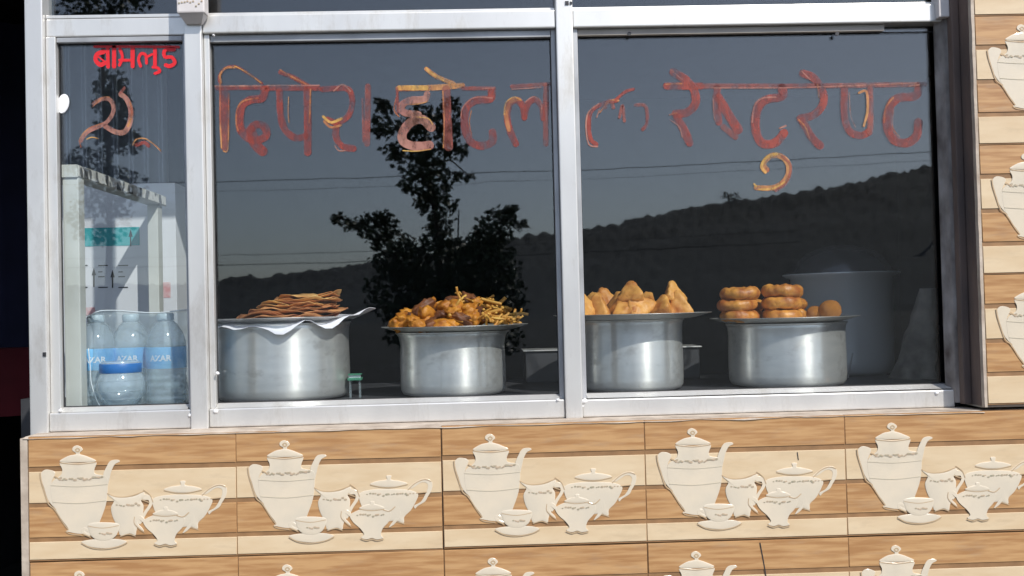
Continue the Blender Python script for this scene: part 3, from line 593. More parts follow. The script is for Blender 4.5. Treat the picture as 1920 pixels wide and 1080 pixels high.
PRINTS.append(('cup_print', printmesh('cup',
    [[(400, 700), (440, 688), (523, 682), (605, 684), (646, 698), (620, 716), (570, 730), (510, 734), (440, 724)],
     [(442, 632), (418, 620), (400, 630), (405, 655), (435, 668), (452, 660), (425, 648), (418, 636), (442, 645)],
     [(436, 604), (480, 592), (560, 592), (606, 602), (600, 640), (580, 672), (540, 692), (490, 690), (455, 668), (442, 640)]],
    [([(402, 706), (450, 730), (520, 738), (600, 724), (646, 702)], .0024), ([(440, 612), (520, 622), (604, 608)], .0014), ([(410, 655), (450, 672)], .0024)], [], [(500, 650, 570, 648, 8)], -.0010, {0: .001, 2: .0020})))
def add_tile(wall, x, z, T, rot=0.0):
    t = inst('tile', T[0], Vector((x, 0, z))-ORG[wall.name]); t.parent = wall; t.rotation_euler = (0, rot, 0)
    for me in T[1]: o = inst('plank', me, (0, 0, 0)); o.parent = t
    for nm, ms in PRINTS:
        for me, k in ms: o = inst(nm if k == 'china' else nm.replace('print', 'outline') if k == 'chinaline' else nm.replace('print', 'trim'), me, (0, 0, 0)); o.parent = t
tx0 = px(53, 930, 0).x
wall = thing('tiled_wall', 'low tiled wall under the window, brown and cream tiles printed with tea sets', 'wall', (0, 0, 0))
MB().box(tx0-.008, 1.62, .0142, .14, 0, zt-.001).build('wall_core', M['cement'], wall)
rt = random.Random(2)
for row in range(5):
    for k in range(6):
        add_tile(wall, tx0+k*TW+.0005+(rt.uniform(-.0008, .0008) if k else 0), zt-row*.265+rt.uniform(-.0008, .0008), TA, rt.uniform(-.0015, .0045))
# cement ledge, uneven along its lip
lv, lf = [], []; N = 90; lx0, lx1 = tx0-.010, X(1846, 768, 0)
for i in range(N+1):
    x = lx0+(lx1-lx0)*i/N; a = .0022*noise.noise(Vector((x*14, 0, 1)))+.0016*noise.noise(Vector((x*45, 0, 2))); b = .0026*noise.noise(Vector((x*11, 5, 1)))
    zl = zb0-.001
    lv += [(x, YF+.02, zl), (x, .012, zl+a*.5), (x, -.001+a*.6, zl-.0035+a), (x, -.0015+b*.5, zt-.003+b*1.2), (x, .014, zt-.006)]
for i in range(N):
    for j in range(4): q_ = i*5+j; lf.append((q_, q_+5, q_+6, q_+1))
lf += [(0, 1, 2, 3, 4), (N*5+4, N*5+3, N*5+2, N*5+1, N*5)]
MB().add(lv, lf).build('cement_ledge', M['cement'], wall)
MB().box(tx0-.016, tx0-.0012, .001, .14, 0, zt-.002).build('end_edge', M['cement'], wall)
MB().box(1.62, 1.63, .0005, .03, 0, zt+.0).build('end_edge', M['cement'], wall)
ck = MB().ribbon([(px(1425, 1018, 0).x, px(1425, 1018, 0).z), (px(1431, 1050, 0).x, px(1431, 1050, 0).z), (px(1437, 1085, 0).x, px(1437, 1085, 0).z)], .0022, -.0006)
ck.build('crack', M['ink'], wall); 
ck = MB().ribbon([(px(1495, 848, 0).x, px(1495, 848, 0).z), (px(1497, 862, 0).x, px(1497, 862, 0).z)], .0016, -.0006); ck.build('crack', M['ink'], wall)
pxl = px(1834, 400, 0).x; pil = thing('tiled_pillar', 'tiled pillar at the right of the window showing half teapots', 'pillar', (pxl+.2, 0, zt))
pz = px(1870, 515, 0).z
MB().box(pxl+.0015, 1.62, .0142, YF+.06, zt+.006, 3.2).build('pillar_core', M['shopwall'], pil)
for k in range(0, 6):
    add_tile(pil, pxl+.007, pz+k*.2855, TB)
MB().box(pxl+.447, 1.62, .001, .014, zt+.006, 3.2).build('pillar_side', M['shopwall'], pil)
ev, ef = [], []
for i in range(81):
    z = zt+.008+1.9*i/80; a = .0016*noise.noise(Vector((0, 3, z*22)))
    ev += [(pxl+.0062, -.0005, z), (pxl+a-.0005, -.0008, z), (pxl+a*.5-.0006, .012, z)]
for i in range(80):
    for j in range(2): q_ = i*3+j; ef.append((q_, q_+1, q_+4, q_+3))
MB().add(ev, ef).build('grout_edge', M['cement'], pil)
MB().box(pxl-.002, pxl+.0012, .0122, YF-.006, zt+.010, ztop+.04).build('reveal', M['reveal'], pil)
rv, rf = [], []
for i in range(101):
    z = zt+.012+1.7*i/100; a = .005*noise.noise(Vector((7, 3, z*12)))+.003*noise.noise(Vector((7, 3, z*40)))
    rv += [(pxl-.0195, YF-.006, z), (pxl-.027+a*.7, YF-.003+a*.3, z), (pxl-.034+a*.5, YF+.010, z), (pxl-.0400, YF+.016, z), (pxl-.0405, YF+.0195, z)]
for i in range(100):
    for j in range(4): q_ = i*5+j; rf.append((q_, q_+5, q_+6, q_+1))
MB().add(rv, rf).build('plaster_edge', M['plaster'], pil)

MB().box(pxl-.0200, pxl-.0022, .052, YF-.005, zt+.010, ztop+.04).build('reveal', M['reveal'], pil, bevel=.003)
# ------------------------------------------------------------------ doorway at the left
xj = xl0
tag(MB().box(xj-.012, xj-.0015, YF+.03, YF+.16, 0.0, ztop).build('door_jamb', M['jamb'], None, bevel=.002), 'dark blue door jamb beside the left window post', 'jamb')
cv, cf = [], []
for i in range(41):
    x = -2.5+1.3*i/40; d = .03*math.sin(i*1.1); cv += [(x, 1.9+d, 1.0), (x, 1.9+d, 2.5)]
for i in range(40): cf.append((2*i, 2*i+2, 2*i+3, 2*i+1))
tag(MB().add(cv, cf).build('curtain', M['navy'], None, True), 'dark navy curtain hanging in the doorway at the left edge', 'curtain')
cv, cf = [], []
for i in range(41):
    x = -2.5+1.3*i/40; d = .025*math.sin(i*.9); cv += [(x, 1.7+d, .95), (x, 1.7+d, 1.20), (x, 1.82, 1.205)]
for i in range(40): cf += [(3*i, 3*i+3, 3*i+4, 3*i+1), (3*i+1, 3*i+4, 3*i+5, 3*i+2)]
tag(MB().add(cv, cf).build('red_cloth', M['redcloth'], None, True), 'dark red cloth low in the doorway at the left edge', 'cloth')

# ------------------------------------------------------------------ counter
ZCN = ZO-.252
ct = thing('display_counter', 'dark counter behind the window carrying the pots of food', 'counter', (0, .45, 0))
MB().box(xl0+.05, 1.06, .135, .80, ZCN-.03, ZCN).build('counter_top', M['counter'], ct, bevel=.003)
MB().box(xl0+.06, 1.05, .16, .78, .012, ZCN-.0305).build('counter_front', M['counter'], ct)

# pots and plates
def sc(Y): return (2.2+Y)/FPX
def pot(cx, r, topy, Y, label, flare=.0):
    s_ = sc(Y); c = px(cx, topy, Y); rr = r*s_; h = c.z-ZCN
    t = thing('cooking_pot', label, 'pot', (c.x, Y, ZCN), 'aluminium pots along the window')
    b = MB().lathe([(0, .0015), (rr*.86, .0015), (rr*.955, .005), (rr*.99, .014), (rr, .03), (rr*1.0, h*.45), (rr*.99, h*.8), (rr*(1.0+flare*.4), h*.93), (rr*(1.02+flare), h), (rr*(1.0+flare), h+.001), (rr*.96, h*.8), (rr*.95, .01), (0, .008)], (c.x, Y, ZCN), 96)
    b.build('pot_body', M['pot'], t, True)
    MB().lathe([(rr*(1.015+flare), h-.003), (rr*(1.035+flare), h-.001), (rr*(1.035+flare), h+.0012), (rr*(1.012+flare), h+.002), (rr*(1.0+flare), h+.0008)], (c.x, Y, ZCN), 96).build('pot_rim', M['pot'], t, True)
    return c, h
def plate(cx, r, y, Y, label, tilt=0.0):
    s_ = sc(Y); c = px(cx, y, Y); rr = r*s_
    o = MB().lathe([(0, 0), (rr*.70, 0), (rr*.80, .002), (rr*.97, .011), (rr, .0125), (rr, .0135), (rr*.965, .0128), (rr*.79, .0038), (rr*.69, .0018), (0, .0018)], (c.x, Y, c.z), 96).build('serving_plate', M['plate'], None, True)
    o.rotation_euler = (0, tilt, 0)
    return tag(o, label, 'plate', 'steel plates on the pots'), c, rr
YP = .335
PT = []
c1, h1 = pot(531, 121, 607, .345, 'wide aluminium pot at the left, under the flatbreads and white paper')
c2, h2 = pot(848, 98, 622, .33, 'aluminium pot with flared rim under the fritters and fried sticks', .05)
c3, h3 = pot(1181, 97, 600, .33, 'aluminium pot under the samosas, beside the middle post')
c4, h4 = pot(1473, 108, 606, .34, 'aluminium pot under the stacked fried rings, rightmost in the window')
p1, q1, r1 = plate(531, 140, 605.5, .345, 'steel plate hidden under white paper on the left pot')
p2, q2, r2 = plate(853, 137, 620, .33, 'steel plate holding fritters and fried sticks')
p3, q3, r3 = plate(1185, 148, 598, .33, 'steel plate holding the samosas beside the middle post')
p4, q4, r4 = plate(1470, 138, 604, .34, 'steel plate holding the stacked fried rings', 0.0)

# paper under the flatbreads
pv, pf = [], []; NR, NA = 9, 72
for i in range(NR):
    for k in range(NA):
        a = 2*math.pi*k/NA; f = i/(NR-1); rad = r1*(1.02+.10*noise.noise(Vector((math.cos(a)*2, math.sin(a)*2, 2))))*(1+.16*max(0, math.cos(a))**4)*f
        x, y = rad*math.cos(a), rad*math.sin(a)*(.93 if math.sin(a) < 0 else 1)
        z = .006+max(0, f-.72)**1.0*.030+f*f*.007*noise.noise(Vector((math.cos(a)*4, math.sin(a)*4, 5)))
        if f > .75: z += (f-.75)*.075*max(0, math.cos(a))**6-(f-.75)*.20*max(0, -math.sin(a)-.1)*(.6+.9*noise.noise(Vector((a*3, 0, 0))))-(f-.75)*.05*max(0, -math.cos(a)-.4)
        pv.append((q1.x+x, .345+y, q1.z+z))
for i in range(NR-1):
    for k in range(NA): pf.append((i*NA+k, (i+1)*NA+k, (i+1)*NA+(k+1) % NA, i*NA+(k+1) % NA))
pp = MB().add(pv, pf).build('paper_sheet', M['paper'], None, True)
md = pp.modifiers.new('thick', 'SOLIDIFY'); md.thickness = .0008
tag(pp, 'crumpled white paper sheet between the left plate and the flatbreads', 'paper')

# flatbreads: folded, blistered, piled unevenly
nb = 13
for k in range(nb):
    f = k/(nb-1); rad = .128*(1-.42*f)+random.uniform(-.008, .008); cxp = 545+38*f+random.uniform(-10, 10)
    c = px(cxp, 600, .345); z0 = q1.z+.010+.0042*k; ph = random.uniform(0, 9); vs, fs = [], []; RR, AA = 7, 40
    base = random.uniform(0, 6.28)
    for side in (0, 1):
        for i in range(RR):
            for j in range(AA):
                a = 2*math.pi*j/AA; rr = rad*(i/(RR-1))*(1+.09*noise.noise(Vector((math.cos(a)*1.7, math.sin(a)*1.7, ph))))
                x, y = rr*math.cos(a), rr*math.sin(a)
                z = .010*noise.noise(Vector((x*16, y*16, ph)))*(.4+i/(RR-1))+.006*noise.noise(Vector((x*40, y*40, ph+3)))
                z += (.05*f+.0)*x+(.0035*math.sin(a*3+ph)+.004*(i/(RR-1)))*(i/(RR-1))**2
                vs.append((x, y, z+(side*2-1)*-.0016*(1-.7*(i/(RR-1))**6)))
    o_ = RR*AA
    for i in range(RR-1):
        for j in range(AA):
            a_, b_, c_, d_ = i*AA+j, (i+1)*AA+j, (i+1)*AA+(j+1) % AA, i*AA+(j+1) % AA
            fs += [(a_, b_, c_, d_), (o_+d_, o_+c_, o_+b_, o_+a_)]
    for j in range(AA): a_ = (RR-1)*AA+j; b_ = (RR-1)*AA+(j+1) % AA; fs.append((a_, o_+a_, o_+b_, b_))
    ob = MB().add([(v[0]+c.x, v[1]+.345, v[2]+z0) for v in vs], fs).build('flatbread', M['bread2'] if k in (6, 8, 9, 11, 12) else M['bread'], None, True)
    tag(ob, 'golden topmost fried flatbread of the pile on white paper' if k == nb-1 else 'lowest brown fried flatbread lying on the white paper' if k == 0 else 'wavy '+('brown' if ob.data.materials[0] is M['bread'] else 'golden')+' flatbread '+['second', 'third', 'fourth', 'fifth', 'sixth', 'seventh', 'eighth', 'ninth', 'tenth', 'eleventh', 'twelfth'][k-1]+' from the bottom of the pile on white paper', 'flatbread', 'fried flatbreads on the left pot')
fl = px(645, 553, .30)
# fritters and sticks
def lump(name, seed, sx, sy, sz, amp, fr, mt, sub=3):
    bm = bmesh.new(); bmesh.ops.create_icosphere(bm, subdivisions=sub, radius=1)
    for v in bm.verts:
        d = v.co.normalized(); n_ = noise.noise(d*fr+Vector((seed*3.1, 0, 0)))+.5*noise.noise(d*fr*2.3+Vector((0, seed*2.7, 0)))
        k = 1+amp*n_; v.co = Vector((d.x*sx*k, d.y*sy*k, d.z*sz*k))
    me = bpy.data.meshes.new(name); bm.to_mesh(me); bm.free()
    for f in me.polygons: f.use_smooth = True
    me.materials.append(M[mt]); return me
FM = [lump('fritter', s, .024*(1+.2*(s % 3)), .019, .014+.003*(s % 2), .55, 1.9, 'fritter' if s not in (2, 5) else 'fritter_dark') for s in range(7)]
hx = [(724, 2), (745, 22), (770, 34), (800, 48), (830, 58), (856, 62), (885, 60), (915, 50), (945, 38), (970, 24), (995, 2)]
def hh(x):
    for (a, b), (c, d) in zip(hx, hx[1:]):
        if a <= x <= c: return b+(d-b)*(x-a)/(c-a)
    return 0
rf_ = random.Random(21); s2 = sc(.33)
cells = []
for k in range(74):
    for _ in range(50):
        d = rf_.uniform(-1, 1); x = rf_.uniform(745, 900)
        H = hh(x)*(1-d*d*.9); lv_ = rf_.uniform(.25, .86)
        P = px(x, 612, .33); pos = Vector((P.x, .33+d*.115, q2.z+.012+H*s2*lv_*.92))
        if all((pos-c).length > .0185 for c in cells): break
    cells.append(pos)
    o = inst('fritter', FM[(k*5+k//7) % 7], pos, (rf_.uniform(-.7, .7), rf_.uniform(-.7, .7), rf_.uniform(0, 6.28)), rf_.uniform(.75, 1.08))
    dk = o.data.materials[0] is M['fritter_dark']
    wx = 'at the left edge' if x < 772 else 'left of the middle' if x < 812 else 'near the peak' if x < 845 else 'beside the fried sticks'
    wd = 'front' if d < -.3 else 'back' if d > .35 else 'middle'; wh = 'low' if lv_ < .45 else 'high' if lv_ > .68 else 'half way up'
    tag(o, ('dark brown' if dk else 'orange brown')+' lumpy fritter '+wh+' '+wx+' of the heap, '+wd, 'fritter', 'fritters heaped on the second plate')
SM = []
for s in range(6):
    rg = random.Random(s+50); Ls = .036+.007*(s % 3); pts = [(-Ls/2, 0, 0), (-Ls/5, rg.uniform(-.002, .002), rg.uniform(-.002, .002)), (Ls/5, rg.uniform(-.002, .002), rg.uniform(-.002, .002)), (Ls/2, rg.uniform(-.003, .003), rg.uniform(-.003, .003))]
    mb = MB().tube(smoothline(pts, 3), .0032+.0008*(s % 2), 5); me = bpy.data.meshes.new('fried_stick'); me.from_pydata(mb.v, [], mb.f)
    for f in me.polygons: f.use_smooth = True
    me.materials.append(M['stick']); SM.append(me)
for k in range(170):
    d = rf_.uniform(-1, 1)*.95; x = rf_.triangular(832, 982, 915); H = hh(x)*(1-d*d*.85)*rf_.uniform(.35, .95) if k > 6 else hh(x)*.95
    P = px(x, 614, .33); pos = Vector((P.x, .33+d*.12, q2.z+.013+max(0, H*s2*.95)))
    el = rf_.gauss(0, .38) if k > 14 else rf_.uniform(-1.1, 1.1)
    o = inst('fried_stick', SM[k % 6], pos, (rf_.uniform(0, 6.28), el, rf_.uniform(0, 6.28)), rf_.uniform(.7, 1.25))
    tag(o, 'thin golden fried stick '+('steeply tilted ' if abs(el) > .6 else '')+('next to the fritters' if x < 890 else 'in the middle' if x < 930 else 'right of the middle' if x < 960 else 'at the right edge')+' of the tangled heap, '+('front' if d < -.3 else 'back' if d > .3 else 'centre'), 'fried stick', 'fried sticks on the second plate')
P = px(862, 556, .28); o = inst('fried_stick', SM[2], P, (0, R(72), R(10)), 1.0); tag(o, 'tallest fried stick standing upright out of the heap', 'fried stick', 'fried sticks on the second plate')

# samosas
TN = [Vector(v).normalized() for v in ((1, 1, 1), (-1, -1, 1), (-1, 1, -1), (1, -1, -1))]
def samosa(seed):
    bm = bmesh.new(); bmesh.ops.create_icosphere(bm, subdivisions=4, radius=1); rg = random.Random(seed)
    rot = Vector((-1, -1, -1)).rotation_difference(Vector((0, 0, 1))).to_matrix()       # one corner of the tetrahedron up
    for v in bm.verts:
        d = v.co.normalized(); k = sum(max(0, n.dot(d))**4.5 for n in TN)**(-1/4.5)
        k = min(k, 1.95-.3*noise.noise(d*3+Vector((seed, 0, 0))))
        pnt = d*k; pnt = rot@pnt
        pnt *= 1+.11*noise.noise(pnt*1.6+Vector((seed*5, 0, 0)))+.05*noise.noise(pnt*4+Vector((0, seed*5, 0)))
        v.co = Vector((pnt.x*.0262, pnt.y*.0240, pnt.z*.0250))
    lo = min(v.co.z for v in bm.verts)
    for v in bm.verts:
        v.co.z -= lo; t = v.co.z/.07; v.co.x += .010*t*t*(1 if seed % 2 else -1)
    me = bpy.data.meshes.new('samosa'); bm.to_mesh(me); bm.free()
    for f in me.polygons: f.use_smooth = True
    me.materials.append(M['samosa']); return me
SA = [samosa(s) for s in range(4)]
sp = [(1096, .25, 0, .95, 20, 0, 'samosa half hidden by the middle post, leftmost on its plate'), (1126, .26, 0, .92, 70, -12, 'small pointed samosa second from the middle post'),
      (1157, .30, 0, 1.0, 35, 24, 'rounded samosa leaning left in the middle of the plate'), (1176, .26, 0, .86, 100, 18, 'low samosa lying in front of the rounded one'),
      (1205, .27, 0, 1.02, 10, -20, 'samosa with its tip leaning left, right of the plate middle'), (1216, .36, 0, 1.0, 60, 10, 'samosa mostly hidden at the back of the plate'),
      (1243, .25, 0, .85, 50, 30, 'low samosa lying at the front under the topmost one'), (1275, .27, 0, .9, 95, -14, 'samosa at the right end of the plate'),
      (1262, .28, 27, .80, 15, 10, 'topmost samosa with a sharp tip, resting on two others')]
sp = [(x, Y, up*.9, s_*.88, rz, ry, lab) for x, Y, up, s_, rz, ry, lab in sp]
sp += [(1110, .36, 0, .9, 40, 8, 'samosa at the back left of the plate, mostly hidden'), (1188, .27, 24, .80, 75, 26, 'samosa lying on top in the middle of the plate'), (1140, .36, 4, .9, 20, -20, 'back samosa between the small pointed and the rounded one')]
for k, (x, Y, up, s_, rz, ry, lab) in enumerate(sp):
    P = px(x, 595, Y); o = inst('samosa', SA[k % 4], (P.x, Y, q3.z+.0045+up*sc(Y)), (R(-6), R(ry), R(rz)), s_)
    tag(o, lab, 'samosa', 'samosas on the third plate')

# fried rings
def ring(seed):
    vs, fs = [], []; NU, NV = 56, 20; R_, r = .0335, .0165
    for i in range(NU):
        u = 2*math.pi*i/NU
        for j in range(NV):
            v = 2*math.pi*j/NV; cu = Vector((math.cos(u), math.sin(u), 0))
            k = 1+.26*noise.noise(Vector((cu.x*1.7, cu.y*1.7, seed*4)))+.16*noise.noise(Vector((cu.x*4, cu.y*4, v+seed)))
            pos = cu*(R_+r*math.cos(v)*k); vs.append((pos.x, pos.y, r*.92*math.sin(v)*k+.003*noise.noise(Vector((cu.x, cu.y, seed*7.7)))))
    for i in range(NU):
        for j in range(NV): fs.append((i*NV+j, ((i+1) % NU)*NV+j, ((i+1) % NU)*NV+(j+1) % NV, i*NV+(j+1) % NV))
    me = bpy.data.meshes.new('fried_ring'); me.from_pydata(vs, [], fs)
    for f in me.polygons: f.use_smooth = True
    me.materials.append(M['ring']); return me
RG = [ring(s) for s in range(4)]
pos_n = ['bottom', 'middle', 'top']
for st, (x, Y) in enumerate(((1386, .29), (1467, .29))):
    for k in range(3):
        P = px(x+random.uniform(-3, 3), 600, Y); o = inst('fried_ring', RG[(k+st*2) % 4], (P.x, Y, q4.z+.0175+.0285*k*(1.03 if st else 1)), (R(random.uniform(-3, 3)), R(random.uniform(-4, 4)), random.uniform(0, 6)), .98 if st == 0 else 1.0)
        tag(o, pos_n[k]+' fried ring of the '+('left' if st == 0 else 'right')+' stack on the rightmost plate', 'fried ring', 'fried rings stacked on the rightmost plate')
for st, (x, Y) in enumerate(((1400, .40), (1480, .40))):
    for k in range(2):
        P = px(x, 600, Y); o = inst('fried_ring', RG[k], (P.x, Y, q4.z+.0175+.0285*k), (0, 0, k), .95)
        tag(o, 'fried ring hidden behind the '+('left' if st == 0 else 'right')+' stack on the rightmost plate, '+('lower' if k == 0 else 'upper')+' one', 'fried ring', 'fried rings stacked on the rightmost plate')
BM = lump('dough_ball', 3, 1, 1, .92, .10, 1.5, 'ring')
for x, yy, r, Y, lab in ((1527, 583, 15, .30, 'small fried ball beside the right ring stack'), (1556, 578, 21, .28, 'larger round fried ball at the right end of the plate')):
    P = px(x, yy, Y); o = inst('fried_ball', BM, (P.x, Y, q4.z+.004+r*sc(Y)*.9), (0, 0, r), r*sc(Y)); tag(o, lab, 'fried ball', 'fried balls on the rightmost plate')

# ------------------------------------------------------------------ water bottles in shrink wrap
def text_mesh(body, size):
    cu = bpy.data.curves.new('t', 'FONT'); cu.body = body; cu.size = size; cu.align_x = 'CENTER'; cu.resolution_u = 2; cu.space_character = 1.02; cu.offset = .0005
    o = bpy.data.objects.new('t', cu); COL.objects.link(o); dg = bpy.context.evaluated_depsgraph_get(); ev_ = o.evaluated_get(dg); me = bpy.data.meshes.new_from_object(ev_)
    bpy.data.objects.remove(o); bpy.data.curves.remove(cu)
    return [v.co.copy() for v in me.vertices], [tuple(f.vertices) for f in me.polygons]
TV, TF = text_mesh('AZAR', .019)
def bottle(cx, Y, label, r=.0375, H=.225, lz=(.105, .140), turn=0.0):
    P = px(cx, 700, Y); t = thing('water_bottle', label, 'bottle', (P.x, Y, ZCN), 'water bottles in shrink wrap')
    c = (P.x, Y, ZCN); prof = [(0, .004), (r*.6, .001), (r*.9, .004), (r, .014)]
    z = .02
    while z < lz[0]-.012: prof += [(r, z), (r*.955, z+.004), (r, z+.008)]; z += .016
    prof += [(r, lz[0]), (r, lz[1]), (r*.99, lz[1]+.012), (r*.86, lz[1]+.032), (r*.6, lz[1]+.052), (r*.38, lz[1]+.062), (r*.36, H-.012)]
    MB().lathe(prof, c, 40).build('bottle_body', M['bottle'], t, True)
    MB().lathe([(0, .006), (r*.93, .007), (r*.955, .03), (r*.955, lz[1]+.01), (0, lz[1]+.0101)], c, 32).build('water_fill', M['water'], t, True)
    MB().lathe([(r*1.008, lz[0]), (r*1.015, lz[0]+.001), (r*1.015, lz[1]-.001), (r*1.008, lz[1])], c, 48).build('label', M['label'], t, True)
    MB().lathe([(r*.40, H-.012), (r*.42, H-.010), (r*.42, H+.003), (r*.36, H+.005), (0, H+.005)], c, 24).build('cap', M['capw'], t, True)
    mb = MB(); rr = r*1.02
    mb.add([(c[0]+rr*math.sin(v.x/rr+turn), Y-rr*math.cos(v.x/rr+turn), ZCN+(lz[0]+lz[1])/2-.007+v.y) for v in TV], TF); mb.build('label_text', M['white'], t)
bl = [(182, .235, 'left bottle of water in the shrink wrapped pack', .25), (247, .265, 'middle back bottle of water in the shrink wrapped pack', .1), (312, .235, 'right bottle of water in the shrink wrapped pack', .0)]
for x, Y, lab, tn in bl: bottle(x, Y, lab, .0455, .212, (.088, .138), tn)
P = px(227, 740, .175); t = thing('round_jar', 'round clear jar with a blue band, in front of the water bottles', 'jar', (P.x, .175, ZCN))
cc = (P.x, .175, ZCN)
MB().lathe([(0, .003), (.022, .001), (.034, .008), (.046, .024), (.053, .042), (.0535, .056), (.049, .074), (.044, .082), (.0435, .104), (.041, .109)], cc, 48).build('jar_body', M['bottle'], t, True)
MB().lathe([(.0455, .083), (.0462, .084), (.0462, .103), (.0455, .104)], cc, 48).build('blue_band', M['cap'], t, True)
for zz_, rr_ in ((.024, .0467), (.042, .0537), (.066, .0520)): MB().lathe([(rr_, zz_-.0012), (rr_+.0012, zz_), (rr_, zz_+.0012)], cc, 48).build('jar_rib', M['wrap'], t, True)
# film: a soft box over the bottles
fv, ff = [], []; xa, xb = px(147, 700, .17).x, px(354, 700, .17).x; zt_ = ZCN+.2195; NXX, NZZ = 40, 16
def film(y, bulge):
    k0 = len(fv)
    for j in range(NZZ+1):
        for i in range(NXX+1):
            u, v = i/NXX, j/NZZ; x = xa+(xb-xa)*u; e = min(u, 1-u)*8; e = min(1, e)
            z = ZCN+.002+(zt_-ZCN+.004*math.sin(u*7)-(.012*(1-min(1, u*6))))*v
            fv.append((x, y+bulge*(1-e)*.03+.004*noise.noise(Vector((u*6, v*5, 2)))+.020*v*v*(1 if bulge > 0 else -1), z))
    for j in range(NZZ):
        for i in range(NXX): a_ = k0+j*(NXX+1)+i; ff.append((a_, a_+1, a_+NXX+2, a_+NXX+1))
    return k0
k0 = film(.178, 1); k1 = film(.330, -1); W_ = NXX+1
for i in range(NXX): ff.append((k0+NZZ*W_+i, k0+NZZ*W_+i+1, k1+NZZ*W_+i+1, k1+NZZ*W_+i))
fw = thing('shrink_wrap', 'clear plastic shrink film wrapped round the water bottles', 'plastic film', ((xa+xb)/2, .24, ZCN))
MB().add(fv, ff).build('film', M['wrap'], fw, True)
top = [fv[k0+NZZ*W_+i] for i in range(0, W_)]
MB().tube([(v[0], v[1]-.001, v[2]+.001) for v in top], .0016, 6).build('film_fold', M['seam'], fw, True)
fx = px(172, 700, .19).x; MB().tube(smoothline([(fx, .172, ZCN+.14), (fx+.004, .171, ZCN+.10), (fx+.006, .171, ZCN+.06), (fx+.018, .171, ZCN+.02), (fx+.026, .171, ZCN+.006)], 4), .0013, 6).build('film_fold', M['seam'], fw, True)

# ------------------------------------------------------------------ glazed side frame, cartons and clutter behind the narrow pane
n0 = px(125, 325, .16); ztf = n0.z; xs = n0.x
fs_ = thing('side_frame', 'pale side display frame running back from the narrow pane, flaking sticker along its top', 'frame', (xs, .45, ZCN))
MB().box(xs-.006, xs+.030, .15, .185, ZCN, ztf-.012).build('frame_post', M['sideframe'], fs_, bevel=.002)
MB().box(xs-.006, xs+.024, .74, .78, ZCN, ztf-.012).build('frame_post', M['sideframe'], fs_, bevel=.002)
MB().box(xs-.010, xs+.030, .145, .80, ztf-.0115, ztf+.018).build('top_rail', M['sideframe'], fs_, bevel=.002)
MB().box(xs+.0302, xs+.0312, .15, .795, ztf-.008, ztf+.016).build('sticker_strip', M['flaking'], fs_)
yc = .84; cx0, cx1 = px(140, 450, yc).x, px(318, 450, yc).x; zc1 = px(200, 345, yc).z
def carton(x0, x1, z0, z1, y, label):
    t = thing('carton', label, 'carton', ((x0+x1)/2, y+.12, z0), 'cartons behind the side frame')
    MB().box(x0, x1, y, y+.24, z0, z1).build('carton_body', M['carton'], t, bevel=.002)
    return t
tbl = tag(MB().box(cx0-.15, cx1+.06, .81, 1.15, .012, ZCN-.02).build('low_stand', M['counter']), 'dark stand under the white cartons at the left', 'stand')
t = carton(cx0-.05, px(330, 450, yc).x, ZCN-.0195, zc1, yc, 'white carton with teal band and up arrows behind the side frame')
def flat(x0, y0, x1, y1, mt, nm): 
    a_, b_ = px(x0, y0, yc-.001), px(x1, y1, yc-.001); MB().box(a_.x, b_.x, yc-.0012, yc-.0004, b_.z, a_.z).build(nm, M[mt], t)
flat(140, 428, 262, 460, 'teal', 'teal_band'); flat(142, 577, 178, 591, 'pink', 'faded_stamp'); flat(282, 530, 320, 558, 'pink', 'faded_stamp')
for xx in (146, 184, 222): 
    for yy, ww in ((497, 18), (509, 8), (518, 12), (538, 18)): flat(xx, yy, xx+ww, yy+1.6, 'ink', 'print_line')
for xx, y0, y1 in ((176, 502, 538), (211, 506, 540), (245, 430, 462)):
    a_ = [px(x, y, yc-.001) for x, y in ((xx-1.2, y1), (xx+1.2, y1), (xx+1.2, y0+14), (xx+4, y0+14), (xx, y0), (xx-4, y0+14), (xx-1.2, y0+14))]
    MB().prism([(v.x, v.z) for v in a_], yc-.0014, yc-.0004).build('arrow', M['ink'], t)
# corrugated sheet on the far left inside
cv, cf = [], []
x0, x1 = px(112, 200, 1.3).x, px(280, 200, 1.3).x
for i in range(121):
    u = i/120; x = x0+(x1-x0)*u; d = .018*math.sin(u*math.pi*14); cv += [(x, 1.3+d+u*.2, 1.45), (x, 1.3+d+u*.2, 2.3)]
for i in range(120): cf.append((2*i, 2*i+2, 2*i+3, 2*i+1))
tag(MB().add(cv, cf).build('corrugated_sheet', M['sheet'], None, True), 'dull corrugated metal sheet behind the narrow left pane', 'metal sheet')
# dim things at the back
Yb = .70; sb = sc(Yb); cb = px(1576, 515, Yb); zb_ = ZCN; rb = 92*sb; hb = cb.z-zb_
bp_ = thing('lidded_pot', 'large dim pot with a domed dark lid behind the fried rings', 'pot', (cb.x, Yb, zb_))
MB().lathe([(0, .001), (rb*.9, .001), (rb*.98, .012), (rb, .04), (rb, hb-.01), (rb*1.16, hb), (rb*1.16, hb+.003), (rb*.98, hb+.002)], (cb.x, Yb, zb_), 64).build('pot_body', M['dimpot'], bp_, True)
MB().lathe([(rb*1.02, hb+.0035), (rb*1.0, hb+.012), (rb*.9, hb+.038), (rb*.7, hb+.063), (rb*.4, hb+.081), (rb*.12, hb+.087), (0, hb+.088)], (cb.x, Yb, zb_), 64).build('domed_lid', M['lid'], bp_, True)
ty = .62; a_, b_ = px(985, 657, ty), px(1312, 662, ty)
tr_ = thing('steel_tray', 'low steel tray standing behind the second and third pots', 'tray', ((a_.x+b_.x)/2, ty+.06, ZCN))
MB().box(a_.x, b_.x, ty, ty+.12, ZCN+.001, a_.z-.004).build('tray_body', M['tray'], tr_, bevel=.004)
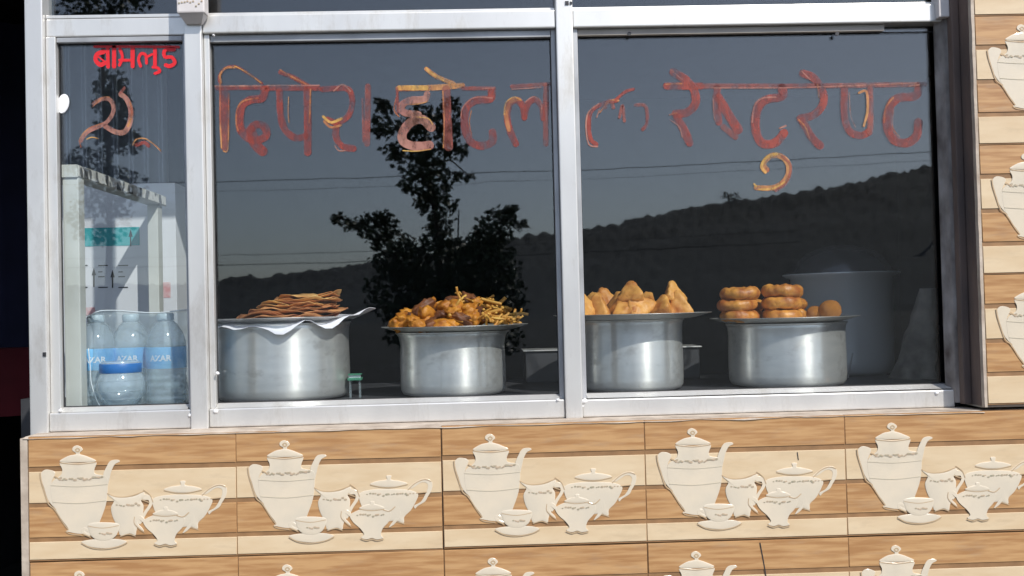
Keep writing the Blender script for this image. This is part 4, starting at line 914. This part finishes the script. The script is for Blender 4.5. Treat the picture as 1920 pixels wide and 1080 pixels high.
MB().box(a_.x-.006, b_.x+.006, ty-.006, ty+.126, a_.z-.0035, a_.z).build('tray_rim', M['plate'], tr_, bevel=.001)
sk_ = px(1590, 700, .5); s1 = px(1599, 662, .52)
tag(MB().tube([(sk_.x, .5, ZCN+.002), s1], .0022, 6).build('spoon', M['plate']), 'thin steel spoon handle leaning beside the rightmost pot', 'spoon')
gp = px(666, 720, .30); jr = thing('small_rack', 'tiny green topped rack on the counter between the first two pots', 'rack', (gp.x, .30, ZCN))
zg = px(666, 713, .30).z; MB().box(gp.x-.017, gp.x+.017, .285, .315, zg, zg+.007).build('rack_top', M['green'], jr, bevel=.002)
for dx, dy in ((-.013, .289), (.010, .289), (-.013, .308), (.010, .308)): MB().box(gp.x+dx, gp.x+dx+.003, dy, dy+.003, ZCN, zg).build('leg', M['clear'], jr)
MB().box(gp.x-.016, gp.x+.016, .286, .314, zg+.0135, zg+.016).build('rack_top', M['green'], jr, bevel=.001); MB().box(gp.x-.014, gp.x+.013, .292, .308, zg+.007, zg+.0135).build('rack_middle', M['white'], jr)
CM = lump('crumb', 8, .007, .005, .003, .4, 2, 'bread2', 2)
for k, (x, Y) in enumerate(((651, .20), (684, .19), (690, .22), (1585, .2), (1594, .19), (982, .19))):
    P = px(x, 740, Y); tag(inst('crumb', CM, (P.x, Y, ZCN+.002), (0, 0, k), .7+.1*k), ['small food crumb right of the leftmost pot', 'small food crumb between the first two pots', 'second small crumb between the first two pots', 'small crumb right of the rightmost pot', 'larger crumb by the spoon at the rightmost pot', 'small food crumb right of the second pot'][k], 'crumb', 'crumbs on the counter')
# sack at the right
sv, sf = [], []; NS, NA = 24, 28
bs = px(1715, 735, .45)
for i in range(NS):
    f = i/(NS-1); z = ZCN+.235*f; 
    for k in range(NA):
        a = 2*math.pi*k/NA; r = .055*(1-.62*f)*(1+.25*noise.noise(Vector((math.cos(a)*1.5, math.sin(a)*1.5, f*6)))+.08*math.sin(a*5+f*4))
        sv.append((bs.x+.045*f+r*math.cos(a), .45+r*math.sin(a), z))
for i in range(NS-1):
    for k in range(NA): sf.append((i*NA+k, i*NA+(k+1) % NA, (i+1)*NA+(k+1) % NA, (i+1)*NA+k))
sf.append(tuple(range((NS-1)*NA, NS*NA)))
tag(MB().add(sv, sf).build('tied_sack', M['sack'], None, True), 'dusty tied sack tapering upward at the right end of the counter', 'sack')
